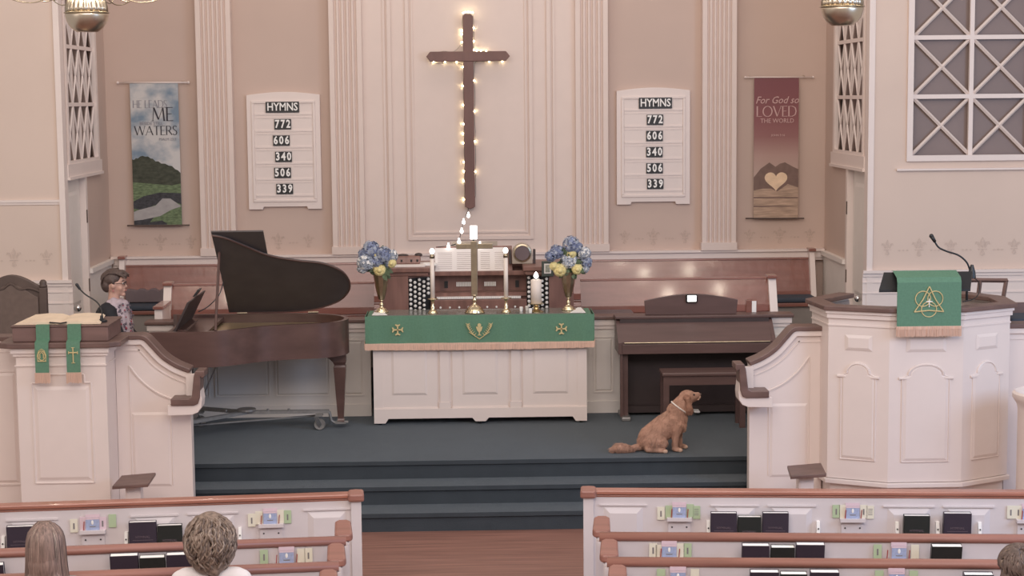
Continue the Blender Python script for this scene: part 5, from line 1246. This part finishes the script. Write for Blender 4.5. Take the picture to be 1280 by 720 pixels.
# ================================================================== NAVE PEWS
ANG = .085; LEN = 4.6
def pewthing(name, label, cat, s, y, grp): return thing(name, label, cat, (s*.8, y, 0), grp, rotz=-s*ANG)
def W(s, y0, u, d, z):        # pew-local (u outwards, d towards camera side is negative) to world
    c_, s_ = math.cos(-s*ANG), math.sin(-s*ANG); lx, ly = s*u, d
    return (s*.8+lx*c_-ly*s_, y0+lx*s_+ly*c_, z)
def lo(a, b): return (min(a, b), max(a, b))
def racks(t, s, yb, envs, brs, cards, z0):
    # yb local y of the board face (towards camera, negative), shelf etc are parts
    for (a, b) in cards:      # little card rack
        m = (a+b)/2
        q = MB().box(*lo(s*(m-.085), s*(m+.085)), yb-.05, yb, z0, z0+.022).box(*lo(s*(m-.075), s*(m+.075)), yb-.02, yb, z0-.09, z0).build('card_rack', PEWW, t, local=True)
        for q_ in (-.05, .05): MB().ball((s*(m+q_), yb-.022, z0-.045), (.006, .004, .006), 6, 4).build('screw', BLACK, t, local=True)
    for u in brs:
        MB().side([(yb, z0-.12), (yb, z0+.0), (yb-.03, z0+.0), (yb-.06, z0-.12)], *lo(s*u-.011, s*u+.011)).build('rack_bracket', PAGES, t, local=True)
        MB().ball((s*u, yb-.048, z0-.045), (.006, .008, .006), 6, 4).build('screw', BLACK, t, local=True)
def screen(s, label, panels, brs, cards):
    t = pewthing('pew_screen', label, 'pew screen', s, -3.28, 'front pew screens')
    MB().box(*lo(0, s*LEN), -.03, .03, 0, .925).build('board', PEWW, t, local=True)
    MB().box(*lo(s*.02, s*LEN), -.05, .05, .925, .955).box(*lo(s*.02, s*LEN), -.035, .035, .905, .925).build('top_rail', RAILW, t, local=True, bevel=.008)
    MB().box(*lo(-s*.035, s*.035), -.06, .05, 0, .91).build('end_post', PEWW, t, local=True)
    MB().plan([(-s*.055, -.085), (s*.05, -.085), (s*.06, -.03), (s*.05, .07), (s*.0, .085), (-s*.055, .07)], .905, .962).build('post_cap', RAILD, t, local=True, bevel=.014)
    for a, b in panels:
        MB().panel(*lo(s*a, s*b), .25, .845, -.03, .014, .05, fr=False).build('raised_panel', PEWW, t, local=True)
        MB().box(*lo(s*(a-.02), s*(b+.02)), -.040, -.03, .845, .857).build('panel_bead', PEWW, t, local=True)
    racks(t, s, -.03, None, brs, cards, .748)
    return t
screen(-1, 'long white panelled front screen with wood rail, left of the aisle', ((.06, .34), (.82, 1.12), (1.22, 1.50), (2.02, 2.32), (3.0, 3.3)), (.79, 1.55, 2.36), ((.50, .66), (1.69, 1.85)))
screen(1, 'long white panelled front screen with wood rail, right of the aisle', ((.097, .382), (.857, 1.145), (1.242, 1.534), (2.025, 2.331), (2.427, 2.732), (3.4, 3.7)), (.82, 1.565, 2.096, 2.368, 2.65), ((.541, .704), (1.714, 1.881), (2.90, 3.06)))
def pew(s, k, label, brs, cards):
    y = -4.28-.6*k
    t = pewthing('pew', label, 'pew', s, y, 'white pews with wooden rails')
    MB().side([(-.035, .40), (-.06, .87), (-.01, .87), (.02, .40)], *lo(s*.03, s*LEN)).build('backrest', PEWW, t, local=True)
    n = 10; P = [(-.035+.042*math.cos(a), .885+.030*math.sin(a)) for a in [2*PI*i/n for i in range(n)]]
    MB().side(P, *lo(s*.0, s*LEN)).build('top_rail', RAILD, t, local=True, smooth=True)
    MB().box(*lo(s*.03, s*LEN), .0, .36, .40, .44).build('seat', RAILD, t, local=True, bevel=.012)
    MB().box(*lo(s*.03, s*LEN), .02, .05, .0, .40).build('seat_support', PEWW, t, local=True)
    e = MB().side([(-.06, 0), (-.08, .86), (.10, .845), (.46, .845), (.47, .78), (.40, .60), (.42, .0)], *lo(-s*.012, s*.035)).build('pew_end', PEWW, t, local=True)
    MB().side([(.09, .0), (.09, .84), (.13, .84), (.13, 0)], *lo(-s*.022, s*.0)).build('end_stile', PEWW, t, local=True)
    sk = .0
    mb = MB(); w_ = .05
    P = [(.085, -.045), (.12, -.055), (.44, -.05), (.485, -.03), (.485, .03), (.44, .05), (.12, .055), (.085, .045)]
    mb.plan([(s*.012+s*q*1.05, yv) for yv, q in P], .845, .895); mb.build('arm_cap', RAILD, t, local=True, bevel=.014)
    racks(t, s, -.06, None, brs, cards, .742)
    return t
NM = ('first', 'second', 'third', 'fourth')
for k in range(4):
    for s in (-1, 1):
        sd = 'left' if s < 0 else 'right'
        brs = {(1, 0): (.808, 1.476, 2.021, 2.28, 2.40), (-1, 0): (1.462,), (1, 1): (.80, 1.40, 2.03), (-1, 1): ()}.get((s, k), ())
        cards = {(1, 0): ((.36, .52), (1.78, 1.94)), (-1, 0): ((.29, .45),), (1, 1): ((.34, .50), (1.62, 1.78))}.get((s, k), ())
        pew(s, k, '%s white pew behind the front screen, %s of the aisle, with rounded wood rail' % (NM[k], sd), brs, cards)
# ---- hymnals
def hymnal(s, y0, d, u0, u1, zt, label, m, grp, word=True, pale=False):
    tl = .07 if y0 > -3.5 else .26
    c = (u0+u1)/2; wd = u1-u0; p = W(s, y0, c, d+.235*math.sin(tl)*.6, zt-.235*math.cos(tl)-.008)
    t = thing('hymnal', label, 'book', p, grp, rotz=-s*ANG)
    t.rotation_euler = (tl, 0, -s*ANG)
    h = .235; th = .042; wx = wd/2-.002
    MB().box(-wx, wx, -th/2, -th/2+.004, 0, h).build('front_cover', m, t, local=True, bevel=.0015)
    MB().box(-wx, wx, th/2-.004, th/2, 0, h).build('back_cover', m, t, local=True)
    MB().box(-wx, -wx+.004, -th/2, th/2, 0, h).build('spine', m, t, local=True)
    MB().box(-wx+.004, wx-.005, -th/2+.004, th/2-.004, .004, h-.003).build('page_block', PAGES, t, local=True)
    if word:
        text('HYMNAL', .024, 0, h-.105, -th/2-.0006, COVTXT, t, name='cover_lettering', local=True, ext=.0006)
        MB().box(-wx*.75, wx*.75, -th/2-.001, -th/2, h-.128, h-.125).build('cover_rule', COVTXT, t, local=True)
    return t
def hset(s, y0, d, rows, place):
    for (a, b, z, m, desc) in rows:
        hymnal(s, y0, d, a, b, z, desc+' '+place, PURPLE if m == 'p' else DGREEN, 'hymnals in the pew racks')
SD = -.085
hset(1, -3.28, SD, [(.831, 1.012, .826, 'p', 'plum hymnal, leftmost of the three together'), (1.015, 1.177, .80, 'g', 'shorter black-green hymnal between two plum ones'), (1.182, 1.362, .828, 'p', 'plum hymnal, rightmost of the three together'), (2.132, 2.31, .814, 'g', 'lone black-green hymnal beside a double bracket'), (2.398, 2.587, .832, 'p', 'lone plum hymnal nearest the right picture edge')], 'on the right front screen')
hset(-1, -3.28, SD, [(1.342, 1.528, .836, 'p', 'large plum hymnal'), (1.172, 1.339, .807, 'g', 'smaller black-green hymnal beside the plum one'), (2.146, 2.329, .835, 'p', 'plum hymnal partly behind the long-haired woman')], 'on the left front screen')
hset(1, -4.28, -.12, [(.883, 1.056, .878, 'p', 'dark hymnal, leftmost of three'), (1.061, 1.212, .868, 'g', 'lower black-green hymnal in the middle of three'), (1.216, 1.396, .886, 'p', 'dark hymnal, rightmost of three'), (2.045, 2.235, .88, 'g', 'single black-green hymnal')], 'on the back of the first right pew')
hset(-1, -4.28, -.12, [(1.270, 1.444, .886, 'p', 'dark hymnal, leftmost of three'), (1.108, 1.266, .868, 'g', 'lower black-green hymnal in the middle of three'), (.94, 1.104, .88, 'p', 'dark hymnal, rightmost of three'), (2.075, 2.25, .858, 'p', 'dark hymnal at the left picture edge')], 'on the back of the first left pew')
hset(1, -4.88, -.12, [(.836, 1.009, .876, 'p', 'dark hymnal, leftmost of three'), (1.012, 1.172, .866, 'g', 'lower black-green hymnal in the middle of three'), (1.186, 1.358, .878, 'p', 'dark hymnal, rightmost of three'), (2.072, 2.247, .87, 'p', 'single dark hymnal')], 'on the back of the second right pew')
# ---- cards in the little racks
def card(s, y0, d, u0, u1, z0, z1, label, m, grp='visitor cards in the pew racks', mark=None, tilt=0):
    c = (u0+u1)/2; p = W(s, y0, c, d, z0)
    t = thing('rack_card', label, 'card', p, grp, rotz=-s*ANG)
    w_ = abs(u1-u0)/2; h = z1-z0
    b = MB().box(-w_, w_, -.002, .002, 0, h).build('card_stock', m, t, local=True)
    if mark == 'lines':
        for i in range(4): MB().box(-w_*.6, w_*.6, -.003, -.002, h*(.3+.14*i), h*(.3+.14*i)+.004).build('printed_line', INK, t, local=True)
    if mark == 'bar': MB().box(-w_*.2, w_*.2, -.003, -.002, h*.25, h*.7).build('printed_bar', INK, t, local=True)
    if mark == 'flame':
        MB().ball((0, -.003, h*.62), (.008, .002, .016), 8, 6).build('printed_flame', PAGES, t, local=True)
        MB().box(-.02, .02, -.003, -.002, h*.25, h*.32).build('printed_line', INK, t, local=True)
        MB().box(-w_, w_, -.003, .003, h-.012, h).build('card_top', PINKC, t, local=True)
    if tilt: t.rotation_euler = (0, tilt, -s*ANG)
    return t
def cardset(s, y0, d, m, zs, place, cream, lime, k=0):
    # m: centre u ; cards stand on the little shelf
    sg = s
    card(s, y0, d-.018, m-.045, m+.045, zs, zs+.085, 'pale blue card in the rack '+place, BLUEC, 'blue cards in the pew racks', 'flame')
    card(s, y0, d-.004, m-.048, m+.048, zs, zs+.105, 'pink-topped card behind the blue one '+place, PINKC, 'pink cards in the pew racks')
    for u, z, mm, nm, mk in cream: card(s, y0, d-.002, m+u-.025, m+u+.025, zs+z, zs+z+.09, nm+' '+place, mm, 'small envelopes in the pew racks', mk)
    for u in lime:
        q = MB().box(-.003, .003, -.003, .003, 0, .06).build('pencil', REDC, origin=(0, 0, 0)); q.location = W(s, y0, m+u, d-.02, zs); q.rotation_euler = (0, .08, -s*ANG)
        put(q, 'short red pencil, %s, in the rack %s' % ('inner' if u*s < 0 else 'outer', place), 'pencil', 'pencils in the pew racks')
L_, C_, P_ = LIMEC, CREAMC, PINKC
cardset(1, -3.28, -.035, .622, .770, 'of the right front screen near the aisle', ((-.125, -.02, C_, 'cream envelope leftmost', 'bar'), (-.07, -.01, L_, 'lime envelope left', None), (.075, -.0, L_, 'lime envelope right', None), (.118, -.012, L_, 'lime printed envelope outermost right', 'lines')), (-.055, .055))
cardset(1, -3.28, -.035, 1.798, .770, 'in the middle of the right front screen', ((-.11, -.0, L_, 'lime printed envelope leftmost', 'bar'), (-.065, -.0, C_, 'cream envelope left', None), (.075, .0, C_, 'cream envelope right', 'bar'), (.12, -.005, C_, 'cream striped envelope outermost', 'lines')), (-.052, .055))
cardset(1, -3.28, -.035, 2.98, .770, 'at the far right of the right front screen', ((-.12, .0, C_, 'cream printed envelope leftmost', 'bar'), (-.07, .0, C_, 'cream envelope left', 'bar')), (-.05,))
cardset(-1, -3.28, -.035, .585, .770, 'of the left front screen near the aisle', ((.125, -.02, C_, 'cream envelope outermost', 'bar'), (.075, -.005, C_, 'plain cream envelope left', None), (-.07, -.0, C_, 'plain cream envelope right', None), (-.118, -.005, L_, 'lime printed envelope nearest the aisle', 'bar')), (.062, -.058))
cardset(-1, -3.28, -.035, 1.77, .770, 'on the left screen beside the long-haired woman', ((.125, -.015, C_, 'cream envelope outermost', 'bar'), (.06, .0, P_, 'pink envelope left', None), (-.065, -.005, P_, 'pale pink envelope right', 'bar'), (-.13, .01, L_, 'lime booklet nearest the aisle', None)), (.06,))
cardset(1, -4.28, -.068, .437, .764, 'on the first right pew near the aisle', ((-.10, .0, C_, 'cream envelope leftmost', 'bar'), (-.06, -.01, C_, 'plain cream envelope left', None), (.07, .0, C_, 'cream envelope right', None), (.115, .0, L_, 'lime envelope rightmost', 'bar')), (-.055, .06))
cardset(1, -4.28, -.068, 1.86, .764, 'on the first right pew, middle', ((-.13, .0, L_, 'lime printed envelope leftmost', 'bar'), (.10, .0, C_, 'peach-cream envelope right', None)), (-.075, .06))
cardset(-1, -4.28, -.068, .37, .764, 'on the first left pew near the aisle', ((.14, .0, L_, 'lime envelope leftmost', 'bar'), (-.09, .0, C_, 'cream envelope right', None), (-.135, .0, C_, 'cream printed envelope nearest the aisle', 'bar')), (.065, -.06))
cardset(1, -4.88, -.068, .42, .764, 'on the second right pew near the aisle', ((-.10, .0, L_, 'lime envelope left', None), (.10, .0, C_, 'cream envelope right', None)), ())
cardset(1, -4.88, -.068, 1.70, .764, 'on the second right pew, middle', ((-.10, .0, L_, 'lime envelope left', None), (.10, .0, L_, 'lime envelope right', None)), ())
# ================================================================== PEOPLE
def figure(name, label, loc, rotz, sc, shirt, trous, arms, thigh=.34, shin=.42, foot=.10, extra=[]):
    t = thing(name, label, 'person', loc, None, 0)
    X = Matrix.Translation(loc) @ Matrix.Rotation(rotz, 4, 'Z') @ Matrix.Scale(sc, 4)
    head = [('e', (0, .0, .775), (.072, .092, .100)), ('e', (0, .045, .715), (.048, .048, .052)), ('e', (0, .07, .80), (.052, .03, .05)), ('c', (0, .086, .775), .010, (0, .106, .742), .013),
            ('e', (0, .085, .705), (.025, .018, .012)), ('e', (0, .078, .672), (.026, .022, .018)),
            ('e', (-.076, .005, .755), (.010, .018, .028)), ('e', (.076, .005, .755), (.010, .018, .028)),
            ('e', (-.038, .062, .73), (.024, .022, .026)), ('e', (.038, .062, .73), (.024, .022, .026))]
    torso = [('c', (-.14, -.02, .53), .052, (.14, -.02, .53), .052), ('e', (0, -.01, .43), (.155, .10, .15)), ('e', (0, 0, .26), (.135, .10, .14)), ('e', (0, .0, .10), (.17, .13, .11))]
    B = head+torso+[('c', (0, -.02, .53), .054, (0, .0, .70), .050)]
    legs = []
    for s in (-1, 1):
        legs += [('c', (s*.09, .02, .07), .082, (s*.095, thigh, .06), .060), ('c', (s*.095, thigh, .05), .055, (s*.095, thigh+.01, .06-shin), .038)]
    A = []
    for s, (el, wr) in zip((-1, 1), arms): A += [('c', (s*.175, -.02, .52), .046, el, .038), ('c', el, .036, wr, .026)]
    B += legs+A
    # hands
    H = []
    for s, (el, wr) in zip((-1, 1), arms):
        wv = Vector(wr); d = (wv-Vector(el)).normalized(); sd = d.cross(Vector((0, 0, 1))).normalized()
        pc = wv+d*.045
        H.append(('c', wv, .024, pc, .026)); 
        for q in range(4): 
            b0 = pc+sd*(-.027+.018*q)+d*.01; L = (.055, .068, .064, .05)[q]
            b1 = b0+d*L*.6+Vector((0, 0, -.008)); b2 = b1+d*L*.35+Vector((0, 0, -.022))
            H += [('c', b0, .0088, b1, .0082), ('c', b1, .0082, b2, .0072)]
        th = -sd*s if True else sd
        b0 = wv+th*.02+d*.01; b1 = b0+th*.022+d*.028; b2 = b1+d*.026+Vector((0, 0, -.01))
        H += [('c', b0, .011, b1, .010), ('c', b1, .0095, b2, .0085)]
    F = []
    for s in (-1, 1): F.append(('e', (s*.095, thigh+foot*.55, .06-shin-.0), (.043, foot*1.15, .032)))
    organic('body', B+H+F, SKIN, t, voxel=.009, sm=3, xf=X)
    organic('shirt', torso+A+extra, shirt, t, voxel=.013, sm=5, xf=X, grow=.014)
    organic('trousers', legs+[('e', (0, .0, .10), (.17, .13, .11))], trous, t, voxel=.014, sm=4, xf=X, grow=.012)
    for s in (-1, 1):
        MB().ball((s*.030, .082, .775), (.011, .010, .008), 10, 8).build('eye', PAGES, t, smooth=True, xf=X)
        MB().ball((s*.030, .0895, .775), (.0052, .005, .0055), 8, 6).build('iris', BLACK, t, smooth=True, xf=X)
        MB().tube([(s*.012, .093, .797), (s*.03, .094, .802), (s*.05, .080, .795)], .0035, 5).build('eyebrow', HAIRB, t, xf=X)
        MB().ball((s*.095, thigh+foot*.55+.0, .06-shin-.008), (.05, foot*1.25, .036), 12, 8).build('shoe', BLACK, t, smooth=True, xf=X)
    MB().ball((0, .103, .708), (.020, .008, .006), 10, 6).build('lips', LIPS, t, smooth=True, xf=X)
    return t, X
REST = (((-.23, .02, .25), (-.10, .20, .17)), ((.23, .02, .25), (.10, .20, .17)))
def strands(t, X, m, seed, n, fn, name='hair_strands', r=.006):
    R = random.Random(seed); mb = MB()
    for i in range(n): 
        p = fn(R, i)
        if p: mb.tube(p, [r*.6]+[r]*(len(p)-2)+[r*.35], 5)
    o = mb.build(name, m, t, smooth=True, xf=X); put(o, kind='stuff'); return o
# --- woman with long straight hair, left
t, X = figure('person', 'woman seen from behind with long straight ash-brown hair, left pews', (-2.43, -5.27, .35), .05, 1.02, SHIRTG, DENIM, REST, thigh=.27, foot=.07)
organic('hair', [('e', (0, -.015, .79), (.092, .112, .112)), ('e', (0, -.055, .68), (.098, .085, .13)), ('e', (0, -.075, .55), (.112, .06, .14)), ('e', (-.02, -.085, .44), (.118, .042, .10))], HAIRG, t, voxel=.009, sm=6, xf=X)
def straight(R, i):
    a = R.uniform(-1.75, 1.75)+PI*1.5; w_ = math.cos(a); b = math.sin(a)
    P = [(w_*.01+R.uniform(-.02, .02), -.01+b*.02, .905)]
    e = R.uniform(-.02, .02); 
    for f, z, rx, ry in ((0, .885, .05, .06), (0, .84, .088, .10), (0, .78, .100, .115), (0, .70, .104, .115), (0, .60, .112, .105), (0, .50, .132, .10), (0, .40, .146, .098), (0, .34, .150, .095)):
        P.append((w_*(rx+e*.2)+e*.15, -.018+b*ry*.97+e*.1, z+R.uniform(-.004, .004)))
    return cr(P, 2)
strands(t, X, HAIRG, 11, 230, straight, r=.0065)
strands(t, X, HAIRG2, 12, 90, straight, r=.006)
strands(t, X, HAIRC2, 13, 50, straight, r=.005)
# --- woman with tousled curly hair, left
t, X = figure('person', 'woman seen from behind with tousled light brown curls and a white shirt, left pews', (-1.495, -5.27, .40), 0, 1.0, SHIRTW, DENIM, REST, thigh=.27, foot=.07)
organic('hair', [('e', (0, -.01, .80), (.112, .122, .115)), ('e', (0, -.045, .72), (.122, .10, .11)), ('e', (0, -.065, .635), (.105, .065, .075)), ('c', (.03, -.085, .60), .04, (.035, -.09, .575), .025)], HAIRC, t, voxel=.009, sm=3, xf=X)
def curl(R, i):
    a = R.uniform(-2.0, 2.0)+PI*1.5; h = R.uniform(.62, .90)
    k = math.sqrt(max(.02, 1-((h-.76)/.155)**2)); rx = .128*k+.004; ry = .132*k+.002
    p = Vector((math.cos(a)*rx, -.02+math.sin(a)*ry, h))
    nrm = Vector((math.cos(a), math.sin(a), (h-.76)*4)).normalized(); dn = Vector((0, 0, -1)); dn = (dn-nrm*dn.dot(nrm)).normalized(); sd = nrm.cross(dn)
    L = R.uniform(.09, .17); amp = R.uniform(.006, .020)*R.choice((-1, 1)); lift = R.uniform(.003, .018); out = []
    for q in range(7):
        f = q/6; out.append(p+dn*L*f*(1-.3*f)+sd*amp*math.sin(f*PI*1.6)+nrm*(lift*math.sin(f*PI)-.014*f*f-(.006 if q == 0 else 0)))
    return [tuple(v) for v in out]
strands(t, X, HAIRC, 5, 260, curl, r=.0075)
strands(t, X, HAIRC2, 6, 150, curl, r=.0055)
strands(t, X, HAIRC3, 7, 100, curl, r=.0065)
strands(t, X, HAIRC, 8, 120, curl, r=.0055)
# --- third person at right edge
t, X = figure('person', 'person with short grey-brown hair seen from behind at the right edge', (2.955, -5.88, .345), -.1, .96, SHIRTG, DENIM, REST, thigh=.27, foot=.07)
organic('hair', [('e', (0, -.01, .795), (.108, .118, .108)), ('e', (0, -.045, .72), (.112, .085, .10))], HAIRD, t, voxel=.009, sm=3, xf=X)
def short(R, i):
    # hair radiating from a crown point
    a = R.uniform(0, 2*PI); r1 = R.uniform(.1, 1.25)
    out = []
    L = R.uniform(.28, .5)
    for q in range(6):
        th = r1+L*q/5; an = a+.25*q/5
        c0 = Vector((math.sin(th)*math.cos(an), math.sin(th)*math.sin(an), math.cos(th)))
        c0 = Matrix.Rotation(.55, 3, 'X') @ c0
        if c0.z < -.75: return None
        out.append((c0.x*.114, -.015+c0.y*.124, .79+c0.z*.115+(-.005 if q == 0 else 0)))
    return out
strands(t, X, HAIRD, 9, 380, short, r=.0065)
strands(t, X, HAIRC, 10, 110, short, r=.005)
# --- pianist in profile facing +x
px_, py_, pz_ = -3.37, 1.45, 1.10
ARM = (((-.21, .10, .27), (-.14, .36, .235)), ((.21, .10, .27), (.16, .36, .235)))
t, X = figure('person', 'pianist with short brown hair, glasses, black top and floral lilac scarf at the grand piano', (px_, py_, pz_), -PI/2, 1.07, SHIRTK, DENIM, ARM, thigh=.36, shin=.50, extra=[('e', (0, -.085, .43), (.15, .085, .15)), ('e', (0, -.06, .30), (.14, .09, .15)), ('c', (-.12, -.05, .545), .055, (.12, -.05, .545), .055)])
organic('hair', [('e', (0, -.02, .815), (.086, .100, .078)), ('e', (0, -.062, .765), (.078, .055, .075)), ('e', (0, .055, .862), (.062, .052, .03), .2, 'X'), ('c', (-.02, .08, .865), .02, (.01, .135, .852), .008), ('c', (-.074, .0, .80), .015, (-.076, .012, .768), .008), ('c', (.074, .0, .80), .015, (.076, .012, .768), .008)], HAIRB, t, voxel=.006, sm=3, xf=X)
def pix(R, i):
    x = R.uniform(-.075, .075); P = []
    for q, (y, z) in enumerate(((-.10, .80), (-.085, .86), (-.03, .897), (.03, .897), (.085, .872), (.125, .852))):
        P.append((x*(1-.15*(q == 5))+R.uniform(-.003, .003), y, z-abs(x)*.45+R.uniform(-.004, .006)))
    return cr(P[:R.choice((4, 5, 6, 6))], 2)
strands(t, X, HAIRB, 21, 90, pix, r=.005)
g = MB()
for s in (-1, 1):
    g.tube([(s*.032+.021*math.cos(a*PI/8), .104-.006*abs(math.cos(a*PI/8)), .772+.015*math.sin(a*PI/8)) for a in range(17)], .0022, 5)
    g.tube([(s*.053, .096, .776), (s*.078, .06, .778), (s*.082, .0, .775)], .0022, 5)
g.tube([(-.011, .106, .774), (.011, .106, .774)], .0022, 5); g.build('glasses', BLACK, t, xf=X)
sc_ = [('c', (-.06, .0, .62), .034, (.06, .0, .62), .034), ('c', (.06, -.03, .60), .036, (-.06, -.03, .60), .036), ('c', (-.07, .04, .60), .036, (.07, .045, .60), .036), ('c', (-.05, .075, .585), .036, (-.05, .115, .42), .032), ('c', (.045, .075, .585), .036, (.05, .12, .40), .032), ('c', (-.05, .115, .42), .034, (-.055, .115, .22), .036), ('c', (.05, .12, .40), .034, (.05, .12, .20), .036),
       ('c', (.09, .0, .58), .035, (.10, .08, .48), .030), ('c', (.10, .08, .48), .032, (.08, .12, .26), .034)]
organic('scarf', sc_, SCARF, t, voxel=.008, sm=2, xf=X)
R = random.Random(2); 
for mm, nm, n in ((SCRED, 'red_print', 26), (SCGRY, 'grey_print', 110)):
    mb = MB()
    for i in range(n):
        z = R.uniform(.22, .60); y0 = .115 if z < .5 else .07+(.6-z)*.4
        if R.random() < .6: c0 = (.095+R.uniform(.018, .03)*(1 if z < .56 else .2), R.uniform(.03, .12), z)
        else: c0 = (R.uniform(-.08, .09), y0+.034, z)
        mb.ball(c0, (R.uniform(.005, .011),)*3, 6, 5)
    put(mb.build(nm, mm, t, xf=X), kind='stuff')
MB().ball((.083, .008, .712), (.006, .008, .014), 8, 6).build('earring', LIPS, t, xf=X)

bpy.data.scenes.remove(TMP)
for k_ in TXT: bpy.data.meshes.remove(TXT[k_])
